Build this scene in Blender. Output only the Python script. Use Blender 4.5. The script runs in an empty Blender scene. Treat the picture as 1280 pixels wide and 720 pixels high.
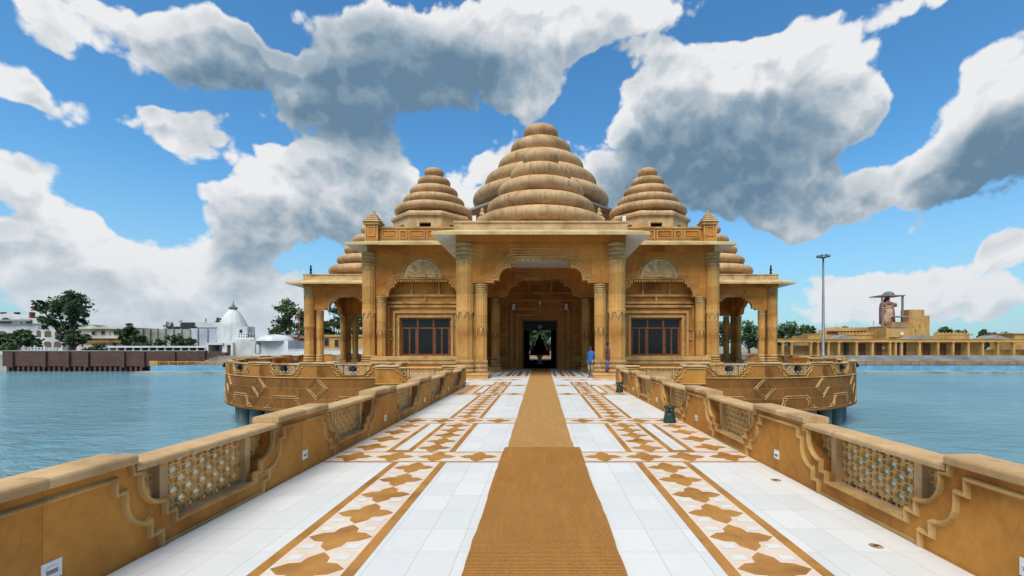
import bpy, bmesh, math, random
from mathutils import Vector, Matrix
random.seed(7)
R = math.radians
PI = math.pi
SC = bpy.context.scene
COL = SC.collection
F, XC, YH, EYE = 575.0, 676.0, 433.5, 1.65     # survey of the photograph: focal length in px, vanishing point, eye height

def at(px, py, d):                              # surveyed point of the photograph at distance d -> metres
    return Vector(((px-XC)*d/F, d, EYE-(py-YH)*d/F))

# ------------------------------------------------------------------ materials
def _nt(name):
    m = bpy.data.materials.new(name); m.use_nodes = True
    nt = m.node_tree; nt.nodes.clear()
    out = nt.nodes.new('ShaderNodeOutputMaterial'); b = nt.nodes.new('ShaderNodeBsdfPrincipled')
    nt.links.new(b.outputs[0], out.inputs[0])
    return m, nt, b
def N(nt, t, **kw):
    n = nt.nodes.new(t)
    for k, v in kw.items():
        if isinstance(k, str) and k.startswith('i_'):
            key = k[2:]; key = int(key) if key.isdigit() else key.replace('_', ' ')
            n.inputs[key].default_value = v
        else: setattr(n, k, v)
    return n
def L(nt, a, b): nt.links.new(a, b)
def noise(nt, vec, scale, detail=4, rough=.55, dist=0.0):
    n = N(nt, 'ShaderNodeTexNoise'); n.inputs['Scale'].default_value = scale
    n.inputs['Detail'].default_value = detail; n.inputs['Roughness'].default_value = rough
    n.inputs['Distortion'].default_value = dist
    if vec is not None: L(nt, vec, n.inputs['Vector'])
    return n.outputs['Fac']
def ramp(nt, fac, stops):
    r = N(nt, 'ShaderNodeValToRGB'); e = r.color_ramp.elements
    while len(e) < len(stops): e.new(.5)
    for el, (p, c) in zip(e, stops): el.position = p; el.color = (c[0], c[1], c[2], 1)
    L(nt, fac, r.inputs[0]); return r.outputs[0]
def mix(nt, fac, a, b, mode='MIX'):
    m = N(nt, 'ShaderNodeMix', data_type='RGBA', blend_type=mode)
    for s, v in ((m.inputs[0], fac), (m.inputs[6], a), (m.inputs[7], b)):
        if hasattr(v, 'default_value'): L(nt, v, s)
        elif isinstance(v, (tuple, list)): s.default_value = (v[0], v[1], v[2], 1)
        else: s.default_value = v
    return m.outputs[2]
def mrange(nt, v, a, b, c=0., d=1., interp='LINEAR'):
    m = N(nt, 'ShaderNodeMapRange', interpolation_type=interp)
    L(nt, v, m.inputs[0])
    for i, x in enumerate((a, b, c, d)): m.inputs[i+1].default_value = x
    return m.outputs[0]
def mapping(nt, vec, scale=(1, 1, 1), loc=(0, 0, 0), rot=(0, 0, 0)):
    m = N(nt, 'ShaderNodeMapping'); L(nt, vec, m.inputs[0])
    m.inputs['Location'].default_value = loc; m.inputs['Rotation'].default_value = rot; m.inputs['Scale'].default_value = scale
    return m.outputs[0]
def coord(nt, world=False):
    if world: return N(nt, 'ShaderNodeNewGeometry').outputs['Position']
    return N(nt, 'ShaderNodeTexCoord').outputs['Object']
def bump(nt, b, h, strength=.3, dist=.01):
    n = N(nt, 'ShaderNodeBump'); n.inputs['Strength'].default_value = strength; n.inputs['Distance'].default_value = dist
    L(nt, h, n.inputs['Height']); L(nt, n.outputs[0], b.inputs['Normal'])
def sub(c, k): return tuple(min(1, x*k) for x in c)

def stone(name, base, other, stain=(.10, .06, .03), st=.35, scale=1.2, joint=None, rough=.75, streak=False, jcol=None, world=False, jmode='xy'):
    m, nt, b = _nt(name); co = coord(nt, world)
    n1 = noise(nt, co, scale*.55, 5, .6, .3); n2 = noise(nt, co, scale*6, 5, .65); n3 = noise(nt, mapping(nt, co, (1, 1, .35)), scale*2.3, 5, .7, .6)
    c = ramp(nt, n1, [(.34, sub(other, .8)), (.5, base), (.66, sub(base, 1.22))])
    c = mix(nt, mrange(nt, n2, .35, .75, 0, .38), c, sub(other, .75))
    c = mix(nt, mrange(nt, n3, .56, .74, 0, st), c, stain)
    h = n2
    if streak:
        n4 = noise(nt, mapping(nt, co, (3.2, 3.2, .22)), 1.6, 5, .7, .2)
        c = mix(nt, mrange(nt, n4, .52, .72, 0, .75), c, stain)
    if joint:
        sep = N(nt, 'ShaderNodeSeparateXYZ'); L(nt, co, sep.inputs[0])
        ad = N(nt, 'ShaderNodeMath', operation='ADD'); L(nt, sep.outputs[0], ad.inputs[0]); L(nt, sep.outputs[1], ad.inputs[1])
        cb = N(nt, 'ShaderNodeCombineXYZ'); L(nt, sep.outputs[2], cb.inputs[1])
        if jmode == 'xy': L(nt, ad.outputs[0], cb.inputs[0])
        elif jmode == 'polar':
            at_ = N(nt, 'ShaderNodeMath', operation='ARCTAN2'); L(nt, sep.outputs[0], at_.inputs[0]); ng = N(nt, 'ShaderNodeMath', operation='MULTIPLY'); L(nt, sep.outputs[1], ng.inputs[0]); ng.inputs[1].default_value = -1; L(nt, ng.outputs[0], at_.inputs[1])
            ml = N(nt, 'ShaderNodeMath', operation='MULTIPLY'); L(nt, at_.outputs[0], ml.inputs[0]); ml.inputs[1].default_value = 11.42; L(nt, ml.outputs[0], cb.inputs[0])
        else: cb.inputs[0].default_value = 2.2
        br = N(nt, 'ShaderNodeTexBrick'); L(nt, cb.outputs[0], br.inputs[0])
        br.inputs['Scale'].default_value = 1; br.inputs['Brick Width'].default_value = joint[0]; br.inputs['Row Height'].default_value = joint[1]
        br.inputs['Mortar Size'].default_value = joint[3] if len(joint) > 3 else .006; br.offset = joint[2] if len(joint) > 2 else .5
        br.inputs['Color1'].default_value = (1, 1, 1, 1); br.inputs['Color2'].default_value = (.92, .90, .88, 1) if jmode == 'polar' and len(joint) > 3 else (.78, .74, .70, 1); br.inputs['Mortar'].default_value = (1, 1, 1, 1)
        c = mix(nt, 1.0, c, br.outputs['Color'], 'MULTIPLY')
        c = mix(nt, br.outputs['Fac'], c, jcol or sub(stain, 1.6))
    L(nt, c, b.inputs['Base Color']); b.inputs['Roughness'].default_value = rough
    b.inputs['Specular IOR Level'].default_value = .25
    bump(nt, b, h, .35, .012)
    return m
def plain(name, c, rough=.6, metal=0., var=.15, scale=3., spec=.3):
    m, nt, b = _nt(name); co = coord(nt)
    n1 = noise(nt, co, scale, 5, .6)
    L(nt, ramp(nt, n1, [(.3, sub(c, 1-var*1.4)), (.7, sub(c, 1+var))]), b.inputs['Base Color'])
    b.inputs['Roughness'].default_value = rough; b.inputs['Metallic'].default_value = metal
    b.inputs['Specular IOR Level'].default_value = spec
    return m

ORANGE = (.55, .215, .038); TAN = (.50, .315, .125); PALE = (.50, .345, .175)
M = {}
M['wall'] = stone('sandstone_wall', ORANGE, (.42, .135, .015), stain=(.16, .065, .02), st=.36, scale=.8, joint=(1.25, .78), jcol=(.30, .15, .05))
M['rail'] = stone('sandstone_rail', (.52, .222, .040), (.38, .135, .018), stain=(.15, .06, .016), st=.62, scale=1.6)
M['mould'] = stone('sandstone_moulding', (.50, .30, .108), (.40, .215, .066), st=.45, scale=2.2)
M['cap'] = stone('sandstone_coping', (.57, .37, .185), (.45, .275, .12), stain=(.16, .11, .06), st=.45, scale=2.0)
M['lattice'] = stone('sandstone_lattice', (.66, .40, .15), (.54, .29, .085), st=.2, scale=2.0)
M['shaft'] = stone('sandstone_column', (.57, .305, .09), (.50, .225, .050), st=.25, scale=1.1, joint=(9, 1.1), jcol=(.30, .16, .05), jmode='z')
M['carved'] = stone('sandstone_carving', (.47, .30, .12), (.37, .20, .065), st=.5, scale=2.5)
M['spire'] = stone('weathered_spire_stone', (.55, .355, .185), (.44, .26, .12), stain=(.15, .09, .05), st=.5, scale=.9, streak=True, joint=(2.99, 50, .0, .022), jcol=(.20, .13, .075), jmode='polar')
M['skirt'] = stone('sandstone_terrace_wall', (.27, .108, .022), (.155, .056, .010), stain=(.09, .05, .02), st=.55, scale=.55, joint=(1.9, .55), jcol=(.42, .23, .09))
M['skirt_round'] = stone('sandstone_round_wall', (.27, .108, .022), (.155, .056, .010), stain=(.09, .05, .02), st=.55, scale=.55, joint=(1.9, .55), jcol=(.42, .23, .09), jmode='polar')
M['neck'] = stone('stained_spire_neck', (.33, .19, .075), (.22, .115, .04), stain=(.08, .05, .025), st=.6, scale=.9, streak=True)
M['eave'] = stone('eave_stone', (.56, .42, .20), (.48, .34, .15), st=.3, scale=1.5)
M['soffit'] = plain('painted_soffit', (.76, .73, .67), .8, var=.10, scale=1.2)
M['white'] = plain('white_paint', (.78, .77, .74), .6, var=.06)
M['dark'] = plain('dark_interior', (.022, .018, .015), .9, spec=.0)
M['floor_in'] = plain('terrace_paving', (.42, .36, .28), .6)
M['wood'] = plain('reddish_wood', (.17, .062, .024), .4, var=.3, scale=5)
M['black'] = plain('black_metal', (.012, .012, .013), .45)
M['green'] = plain('dark_green_plastic', (.016, .050, .040), .45, var=.3, scale=9)
M['steel'] = plain('galvanised_steel', (.23, .24, .25), .45, .6)
M['rail_far'] = stone('sandstone_terrace_rail', (.36, .145, .030), (.22, .08, .014), stain=(.10, .05, .018), st=.6, scale=1.2)
M['brown'] = stone('brown_inlay_stone', (.44, .205, .045), (.36, .155, .03), st=.12, scale=3, rough=.38)
M['pier'] = stone('pillar_concrete', (.17, .19, .17), (.10, .13, .12), stain=(.03, .05, .045), st=.7, scale=1.5)

def mk_glass():
    m, nt, b = _nt('dark_window_glass')
    b.inputs['Base Color'].default_value = (.012, .014, .016, 1); b.inputs['Roughness'].default_value = .10
    b.inputs['Specular IOR Level'].default_value = .25
    return m
M['glass'] = mk_glass()

def mk_marble():
    m, nt, b = _nt('white_marble_tiles'); co = coord(nt, True)
    br = N(nt, 'ShaderNodeTexBrick'); L(nt, mapping(nt, co, (1, 1, 1), (.02, .07, 0)), br.inputs[0]); br.offset = .0
    br.inputs['Scale'].default_value = 1; br.inputs['Brick Width'].default_value = .32; br.inputs['Row Height'].default_value = .47
    br.inputs['Mortar Size'].default_value = .004; br.inputs['Mortar Smooth'].default_value = .3
    br.inputs['Color1'].default_value = (.70, .695, .68, 1); br.inputs['Color2'].default_value = (.63, .63, .62, 1); br.inputs['Mortar'].default_value = (.50, .47, .42, 1)
    v = noise(nt, mapping(nt, co, (1, .5, 1), rot=(0, 0, .5)), 2.2, 7, .66, 1.4)
    c = mix(nt, mrange(nt, v, .5, .72, 0, .30), br.outputs['Color'], (.56, .57, .58))
    d = noise(nt, co, 1.1, 6, .7, .4)
    c = mix(nt, mrange(nt, d, .56, .75, 0, .34), c, (.56, .49, .38))
    d2 = noise(nt, co, 14, 5, .75)
    c = mix(nt, mrange(nt, d2, .66, .74, 0, .25), c, (.35, .28, .2))
    L(nt, c, b.inputs['Base Color'])
    L(nt, mrange(nt, d, .3, .7, .38, .6), b.inputs['Roughness']); b.inputs['Specular IOR Level'].default_value = .3
    return m
M['marble'] = mk_marble()
def mk_peach():
    m, nt, b = _nt('peach_inlay_stone'); co = coord(nt, True)
    vo = N(nt, 'ShaderNodeTexVoronoi'); L(nt, co, vo.inputs['Vector']); vo.inputs['Scale'].default_value = 5.5
    c = mix(nt, vo.outputs['Color'], (.70, .53, .40), (.78, .68, .57))
    n2 = noise(nt, co, 9, 5, .7)
    c = mix(nt, mrange(nt, n2, .4, .7, 0, .3), c, (.60, .44, .32))
    L(nt, c, b.inputs['Base Color']); b.inputs['Roughness'].default_value = .42
    return m
M['peach'] = mk_peach()
def mk_coir(name, base, dark, sx, sy):
    m, nt, b = _nt(name); co = coord(nt, True)
    w = N(nt, 'ShaderNodeTexWave', wave_type='BANDS', bands_direction='Y'); L(nt, co, w.inputs[0])
    w.inputs['Scale'].default_value = sy; w.inputs['Distortion'].default_value = 1.5; w.inputs['Detail Scale'].default_value = 8
    n1 = noise(nt, mapping(nt, co, (sx, 1, 1)), 30, 4, .7); n2 = noise(nt, co, 1.2, 5, .6, .3)
    n4 = noise(nt, mapping(nt, co, (3, .4, 1)), 3.0, 5, .65)
    c = mix(nt, mrange(nt, n1, .3, .7), dark, base)
    c = mix(nt, mrange(nt, w.outputs['Fac'], .1, .6, .16, 0), c, sub(dark, .7))
    c = mix(nt, mrange(nt, n2, .4, .7, 0, .45), c, sub(dark, 1.05))
    c = mix(nt, mrange(nt, n4, .5, .75, 0, .35), c, sub(base, 1.25))
    L(nt, c, b.inputs['Base Color']); b.inputs['Roughness'].default_value = .95; b.inputs['Specular IOR Level'].default_value = .05
    ad = N(nt, 'ShaderNodeMath', operation='ADD'); L(nt, n1, ad.inputs[0]); L(nt, w.outputs['Fac'], ad.inputs[1])
    bump(nt, b, ad.outputs[0], .9, .012)
    return m
M['mat_near'] = mk_coir('coir_matting_dark', (.54, .265, .078), (.36, .155, .038), 2.5, 14)
M['mat_far'] = mk_coir('coir_matting_light', (.56, .325, .125), (.40, .205, .065), 2.5, 8)

def mk_water():
    m, nt, b = _nt('lake_water'); co = coord(nt, True)
    n1 = noise(nt, mapping(nt, co, (.5, 1, 1), rot=(0, 0, .15)), .9, 5, .6, .4)
    n2 = noise(nt, mapping(nt, co, (.5, 1, 1), rot=(0, 0, -.25)), 5.5, 3, .55, .2)
    n3 = noise(nt, co, .16, 3, .5)
    ad = N(nt, 'ShaderNodeMath', operation='MULTIPLY_ADD'); L(nt, n2, ad.inputs[0]); ad.inputs[1].default_value = .3; L(nt, n1, ad.inputs[2])
    n_c = noise(nt, co, .05, 4, .6)
    L(nt, ramp(nt, n_c, [(.35, (.125, .29, .355)), (.65, (.185, .36, .41))]), b.inputs['Base Color'])
    b.inputs['Roughness'].default_value = .11; b.inputs['IOR'].default_value = 1.5
    bm_ = N(nt, 'ShaderNodeBump'); L(nt, mrange(nt, n3, .35, .65, .35, .85), bm_.inputs['Strength']); bm_.inputs['Distance'].default_value = 1.0
    L(nt, ad.outputs[0], bm_.inputs['Height']); L(nt, bm_.outputs[0], b.inputs['Normal'])
    return m
M['water'] = mk_water()
def mk_ground():
    m, nt, b = _nt('dusty_ground'); co = coord(nt, True)
    n1 = noise(nt, co, .08, 6, .65)
    L(nt, ramp(nt, n1, [(.35, (.20, .17, .12)), (.55, (.30, .27, .20)), (.7, (.10, .13, .05))]), b.inputs['Base Color']); b.inputs['Roughness'].default_value = .95
    return m
M['ground'] = mk_ground()
def mk_leaf(name, a, c2):
    m, nt, b = _nt(name); co = coord(nt)
    n1 = noise(nt, co, .55, 4, .6); n2 = noise(nt, co, 4.5, 2, .6)
    c = ramp(nt, n1, [(.32, a), (.66, c2)])
    c = mix(nt, mrange(nt, n2, .35, .7, 0, .45), c, sub(c2, 1.25))
    L(nt, c, b.inputs['Base Color']); b.inputs['Roughness'].default_value = .6; b.inputs['Specular IOR Level'].default_value = .2
    return m
M['leaf_dark'] = mk_leaf('dark_foliage', (.030, .058, .026), (.070, .115, .048))
M['leaf_mid'] = mk_leaf('mid_foliage', (.036, .070, .026), (.09, .145, .055))
M['leaf_pale'] = mk_leaf('soft_foliage', (.06, .10, .04), (.12, .18, .075))
M['twig'] = plain('bare_twigs', (.20, .155, .12), .9)
M['bark'] = plain('bark', (.085, .065, .05), .95, var=.35, scale=6)
def mk_brick():
    m, nt, b = _nt('dark_red_brick'); co = coord(nt)
    sep = N(nt, 'ShaderNodeSeparateXYZ'); L(nt, co, sep.inputs[0])
    ad = N(nt, 'ShaderNodeMath', operation='ADD'); L(nt, sep.outputs[0], ad.inputs[0]); L(nt, sep.outputs[1], ad.inputs[1])
    cb = N(nt, 'ShaderNodeCombineXYZ'); L(nt, ad.outputs[0], cb.inputs[0]); L(nt, sep.outputs[2], cb.inputs[1])
    br = N(nt, 'ShaderNodeTexBrick'); L(nt, cb.outputs[0], br.inputs[0]); br.inputs['Scale'].default_value = 1
    br.inputs['Brick Width'].default_value = .5; br.inputs['Row Height'].default_value = .2; br.inputs['Mortar Size'].default_value = .015
    br.inputs['Color1'].default_value = (.115, .046, .034, 1); br.inputs['Color2'].default_value = (.070, .028, .024, 1); br.inputs['Mortar'].default_value = (.12, .085, .07, 1)
    n1 = noise(nt, co, .5, 6, .7); n2 = noise(nt, mapping(nt, co, (1, 1, .2)), 1.3, 5, .7)
    c = mix(nt, mrange(nt, n1, .45, .7, 0, .6), br.outputs['Color'], (.042, .026, .023))
    c = mix(nt, mrange(nt, n2, .55, .75, 0, .4), c, (.16, .10, .075))
    L(nt, c, b.inputs['Base Color']); b.inputs['Roughness'].default_value = .95
    return m
M['brick'] = mk_brick()
M['concrete'] = stone('old_concrete', (.36, .355, .33), (.27, .26, .235), stain=(.12, .115, .10), st=.6, scale=.5, streak=True)
M['steps'] = stone('grey_ghat_steps', (.28, .275, .26), (.22, .21, .20), stain=(.13, .12, .11), st=.5, scale=.5)
M['whitewash'] = stone('whitewash', (.62, .625, .63), (.54, .545, .54), stain=(.42, .41, .38), st=.4, scale=.4)
M['bluewash'] = stone('lilac_wash', (.50, .53, .64), (.44, .47, .57), stain=(.22, .22, .24), st=.5, scale=.4, streak=True)
M['cream'] = stone('cream_render', (.62, .58, .47), (.53, .49, .39), stain=(.30, .27, .2), st=.5, scale=.5)
M['ochre'] = stone('ochre_render', (.54, .32, .11), (.43, .23, .07), stain=(.17, .10, .04), st=.5, scale=.35)
M['fence'] = stone('orange_fence_paint', (.52, .29, .085), (.43, .22, .06), st=.3, scale=.8)
M['fence_brown'] = stone('brown_fence_paint', (.36, .17, .055), (.28, .12, .04), st=.3, scale=.8)
M['blue'] = plain('blue_paint', (.13, .36, .56), .6, var=.2, scale=.6)
M['red'] = plain('red_brick_stack', (.19, .045, .04), .8, var=.25)
M['door'] = plain('brown_shutter', (.15, .062, .028), .6, var=.3)
M['pane'] = plain('far_window', (.03, .032, .035), .3)
M['roof_dark'] = plain('dark_roofing', (.045, .045, .048), .8, var=.4, scale=1)
def mk_emit(name, c, s):
    m, nt, b = _nt(name)
    b.inputs['Base Color'].default_value = (.8, .8, .78, 1); b.inputs['Emission Color'].default_value = (*c, 1); b.inputs['Emission Strength'].default_value = s
    return m
M['skin'] = plain('brown_skin', (.12, .055, .032), .6, var=.05)
M['hair'] = plain('black_hair', (.010, .009, .009), .6)
M['cloth_blue'] = plain('blue_cotton', (.030, .115, .33), .85)
M['cloth_khaki'] = plain('khaki_cotton', (.28, .23, .13), .85)
M['cloth_rose'] = plain('rose_cotton', (.17, .06, .085), .85)
M['cloth_violet'] = plain('violet_patterned_cotton', (.12, .10, .19), .85, var=.6, scale=14)

# ------------------------------------------------------------------ mesh building
class MB:
    def __init__(s): s.v = []; s.f = []; s.m = []; s.s = []; s.mats = []
    def mi(s, mat):
        mat = M[mat] if isinstance(mat, str) else mat
        if mat not in s.mats: s.mats.append(mat)
        return s.mats.index(mat)
    def add(s, verts, faces, mat, smooth=False):
        o = len(s.v); k = s.mi(mat); s.v += [tuple(p) for p in verts]
        for f in faces: s.f.append([i+o for i in f]); s.m.append(k); s.s.append(smooth)
    def box(s, x0, x1, y0, y1, z0, z1, mat, taper=0.):
        t = taper
        v = [(x0, y0, z0), (x1, y0, z0), (x1, y1, z0), (x0, y1, z0), (x0+t, y0+t, z1), (x1-t, y0+t, z1), (x1-t, y1-t, z1), (x0+t, y1-t, z1)]
        s.add(v, [(3, 2, 1, 0), (4, 5, 6, 7), (0, 1, 5, 4), (1, 2, 6, 5), (2, 3, 7, 6), (3, 0, 4, 7)], mat)
    def prism(s, pts, a0, a1, mat, axis='z'):            # closed 2D outline extruded along an axis
        n = len(pts)
        def P(p, a):
            if axis == 'z': return (p[0], p[1], a)
            if axis == 'y': return (p[0], a, p[1])
            return (a, p[0], p[1])
        v = [P(p, a0) for p in pts]+[P(p, a1) for p in pts]
        f = [tuple(range(n-1, -1, -1)), tuple(range(n, 2*n))]+[(i, (i+1) % n, n+(i+1) % n, n+i) for i in range(n)]
        s.add(v, f, mat)
    def lathe(s, prof, mat, n=24, c=(0, 0, 0), mod=None, smooth=True, a0=0., a1=2*PI):
        full = abs(a1-a0-2*PI) < 1e-6; k = n if full else n+1
        v = []
        for r, z in prof:
            for i in range(k):
                a = a0+(a1-a0)*i/n; rr = r*(mod(a, z) if mod else 1)
                v.append((c[0]+rr*math.cos(a), c[1]+rr*math.sin(a), c[2]+z))
        f = []
        for j in range(len(prof)-1):
            for i in range(n):
                i2 = (i+1) % k
                f.append((j*k+i, j*k+i2, (j+1)*k+i2, (j+1)*k+i))
        s.add(v, f, mat, smooth)
    def tube(s, pts, r, mat, n=6, smooth=True):
        pts = [Vector(p) for p in pts]; v = []; rs = r if isinstance(r, (list, tuple)) else [r]*len(pts)
        for i, p in enumerate(pts):
            d = (pts[min(i+1, len(pts)-1)]-pts[max(i-1, 0)]).normalized()
            a = d.cross(Vector((0, 0, 1)) if abs(d.z) < .95 else Vector((1, 0, 0))).normalized(); b = d.cross(a)
            for k in range(n):
                t = 2*PI*k/n; v.append(p+(a*math.cos(t)+b*math.sin(t))*rs[i])
        f = [(i*n+k, i*n+(k+1) % n, (i+1)*n+(k+1) % n, (i+1)*n+k) for i in range(len(pts)-1) for k in range(n)]
        f += [tuple(range(n-1, -1, -1)), tuple(range((len(pts)-1)*n, len(pts)*n))]
        s.add(v, f, mat, smooth)
    def sweep(s, pts, prof, base, mat, closed=False, place=None, smooth=False):
        # flat polyline (u,w) swept with a profile of (across, out); place maps (u, out, w) -> xyz
        n = len(pts); k = len(prof); v = []
        P = [Vector(p) for p in pts]
        for i in range(n):
            d0 = (P[i]-P[i-1]).normalized() if (closed or i > 0) else (P[1]-P[0]).normalized()
            d1 = (P[(i+1) % n]-P[i]).normalized() if (closed or i < n-1) else d0
            n0 = Vector((-d0.y, d0.x)); n1 = Vector((-d1.y, d1.x)); mt = (n0+n1)
            mt = mt.normalized() if mt.length > 1e-6 else n0
            mt = mt/max(.5, mt.dot(n0))
            for a, b in prof:
                q = P[i]+mt*a; v.append(place(q.x, base+b, q.y))
        f = []
        for i in range(n if closed else n-1):
            for j in range(k-1):
                a = i*k+j; b2 = ((i+1) % n)*k+j; f.append((a, a+1, b2+1, b2))
        if not closed: f += [tuple(range(k)), tuple(range((n-1)*k+k-1, (n-1)*k-1, -1))]
        s.add(v, f, mat, smooth)
    def mesh(s, name, post=None, recalc=True):
        me = bpy.data.meshes.new(name); me.from_pydata(s.v, [], s.f)
        for m in s.mats: me.materials.append(m)
        me.polygons.foreach_set('material_index', s.m); me.polygons.foreach_set('use_smooth', s.s)
        bm = bmesh.new(); bm.from_mesh(me)
        if recalc: bmesh.ops.recalc_face_normals(bm, faces=bm.faces[:])
        if post: post(bm)
        bm.to_mesh(me); bm.free(); me.update()
        return me
    def build(s, name, parent=None, loc=(0, 0, 0), rot=0., post=None, recalc=True):
        return link(name, s.mesh(name, post, recalc), parent, loc, rot)
def link(name, me, parent=None, loc=(0, 0, 0), rot=0.):
    o = bpy.data.objects.new(name, me); COL.objects.link(o); o.parent = parent
    o.location = loc; o.rotation_euler = (0, 0, rot)
    return o
def thing(name, label, cat, loc=(0, 0, 0), rot=0., group=None):
    o = link(name, None, None, loc, rot); o.empty_display_size = .3
    return tag(o, label, cat, group)
def tag(o, label, cat, group=None):
    o['label'] = label; o['category'] = cat
    if group: o['group'] = group
    return o
def struct(o): o['kind'] = 'structure'; return o
def children(o): return [c for c in COL.objects if c.parent is o]
def copy_tree(o, parent=None, loc=None, rot=None, scale=None):
    kids = list(o.children)
    c = o.copy(); COL.objects.link(c); c.parent = parent
    if loc is not None: c.location = loc
    if rot is not None: c.rotation_euler = (0, 0, rot)
    if scale is not None: c.scale = scale
    for k in kids: copy_tree(k, c)
    return c
def half_round(w, d, k=5): return [(w*(-.5+i/(k-1)), d*math.sin(PI*i/(k-1))**.7-.004 if 0 < i < k-1 else -.004) for i in range(k)]
def arc(cx, cy, r, a0, a1, k=7): return [(cx+r*math.cos(R(a0+(a1-a0)*i/(k-1))), cy+r*math.sin(R(a0+(a1-a0)*i/(k-1)))) for i in range(k)]
def dense(pts, step, closed=False):
    out = []; n = len(pts)
    for i in range(n if closed else n-1):
        a, b = Vector(pts[i]), Vector(pts[(i+1) % n]); k = max(1, int((b-a).length/step+.5))
        out += [tuple(a.lerp(b, j/k)) for j in range(k)]
    if not closed: out.append(tuple(pts[-1]))
    return out
M['steel_tan'] = plain('painted_frame', (.24, .19, .14), .6)
M['statue_flesh'] = plain('statue_flesh_paint', (.42, .24, .15), .6)
M['statue_buff'] = plain('statue_buff_paint', (.47, .30, .18), .7, var=.4, scale=6)
M['statue_rose'] = plain('statue_rose_paint', (.34, .12, .17), .7, var=.3, scale=6)
SUN_E, SUN_ANG, SUN_ELEV, EXPOSURE = 2.4, 40, 57, 0.82
SKY_SAT, SKY_VAL, SKY_TINT = 1.14, 1.0, (.62, .98, 1.05)
CL_DARK, CL_MID, CL_LIGHT, CL_WHITE, CL_HAZE, CL_GAIN = (.14, .24, .345), (.27, .37, .46), (.53, .59, .645), (.85, .86, .875), (.66, .73, .79), 5.6
SKY_HAZE = (.46, .70, .86)
CL_N, CL_V, CL_R, CL_T, CL_F = 1.0, .50, 1.60, .40, .19
CLOUDS = [(130, 25, 150, 46, 1.0), (275, 58, 75, 40, .9), (40, 60, 60, 32, .6), (265, 20, 60, 25, .7), (430, 108, 140, 70, 1.2), (590, 62, 160, 62, 1.1), (745, 18, 110, 50, 1.0), (650, 105, 45, 36, .7),
          (90, 140, 70, 30, .85), (16, 102, 40, 22, .85), (220, 152, 62, 44, .95), (22, 213, 72, 36, .95), (90, 270, 40, 26, .85),
          (400, 232, 120, 62, 1.1), (300, 272, 70, 44, 1.0), (480, 270, 110, 62, 1.0), (160, 352, 230, 66, 1.2), (40, 315, 110, 45, .9), (340, 390, 150, 50, .9),
          (668, 122, 45, 44, .95), (610, 215, 55, 60, .95), (720, 255, 50, 60, .6),
          (890, 105, 120, 78, 1.15), (1000, 118, 100, 72, 1.1), (845, 215, 125, 82, 1.1), (950, 205, 95, 65, 1.0), (1080, 132, 42, 30, .8),
          (1235, 175, 88, 90, 1.2), (1268, 90, 50, 55, .8), (1085, 238, 105, 38, 1.1), (1000, 264, 50, 24, .8), (1150, 6, 70, 24, .95),
          (1155, 300, 36, 26, 1.0), (1262, 312, 42, 24, 1.0), (1060, 372, 90, 46, 1.1), (1225, 368, 110, 42, 1.1), (1000, 290, 30, 18, .9),
          (372, 45, 40, 26, -.5), (150, 97, 130, 14, -.5), (150, 200, 50, 40, -.4), (185, 262, 75, 45, -.7), (350, 172, 60, 16, -.45), (330, 80, 26, 60, -.35), (565, 165, 60, 22, -.55), (758, 112, 30, 60, -.7), (960, 12, 150, 16, -.6), (1142, 90, 36, 60, -.7), (1090, 312, 160, 20, -.5)]
DARKS = [(430, 112, 200, 85, .80), (520, 90, 120, 50, .3), (590, 60, 150, 60, .32), (340, 310, 140, 40, .35), (480, 285, 110, 45, .2), (840, 245, 180, 85, .60), (930, 175, 120, 70, .22), (1250, 205, 95, 65, .95), (1140, 245, 80, 30, .3), (120, 30, 120, 36, .15)]
# ------------------------------------------------------------------ balustrade pieces (u along, v outward, w up; outward is local -Y)
T = .22; J = .975; PIER_T = .825
HALF_OPEN = [(.0, .70), (.02, .70), (.02, .668), (.088, .668), (.088, .60)]+arc(.313, .60, .225, 180, 270, 7)[1:]+[(.325, .375), (.325, .262), (.425, .262), (.425, .165)]
HALF_OUT = [(-.13, .672), (-.13, .555), (-.045, .555), (-.045, .47)]+arc(.175, .47, .22, 180, 270, 7)[1:]+[(.175, .25), (.175, .135), (.285, .135), (.285, .0)]
def placer(r=None, sgn=1):
    def pl(u, out, w):
        v = out*sgn
        if r is None: return (u, -v, w)
        a = u/r; return ((r+v)*math.sin(a), -(r+v)*math.cos(a), w)
    return pl
def bender(r):
    def post(bm):
        xs = [v.co.x for v in bm.verts]; x0, x1 = min(xs), max(xs); k = int((x1-x0)/.3)
        for i in range(1, k):
            x = x0+(x1-x0)*i/k
            bmesh.ops.bisect_plane(bm, geom=bm.verts[:]+bm.edges[:]+bm.faces[:], plane_co=(x, 0, 0), plane_no=(1, 0, 0))
        for v in bm.verts:
            a = v.co.x/r; rr = r-v.co.y; v.co.x, v.co.y = rr*math.sin(a), -rr*math.cos(a)
    return post
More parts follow.
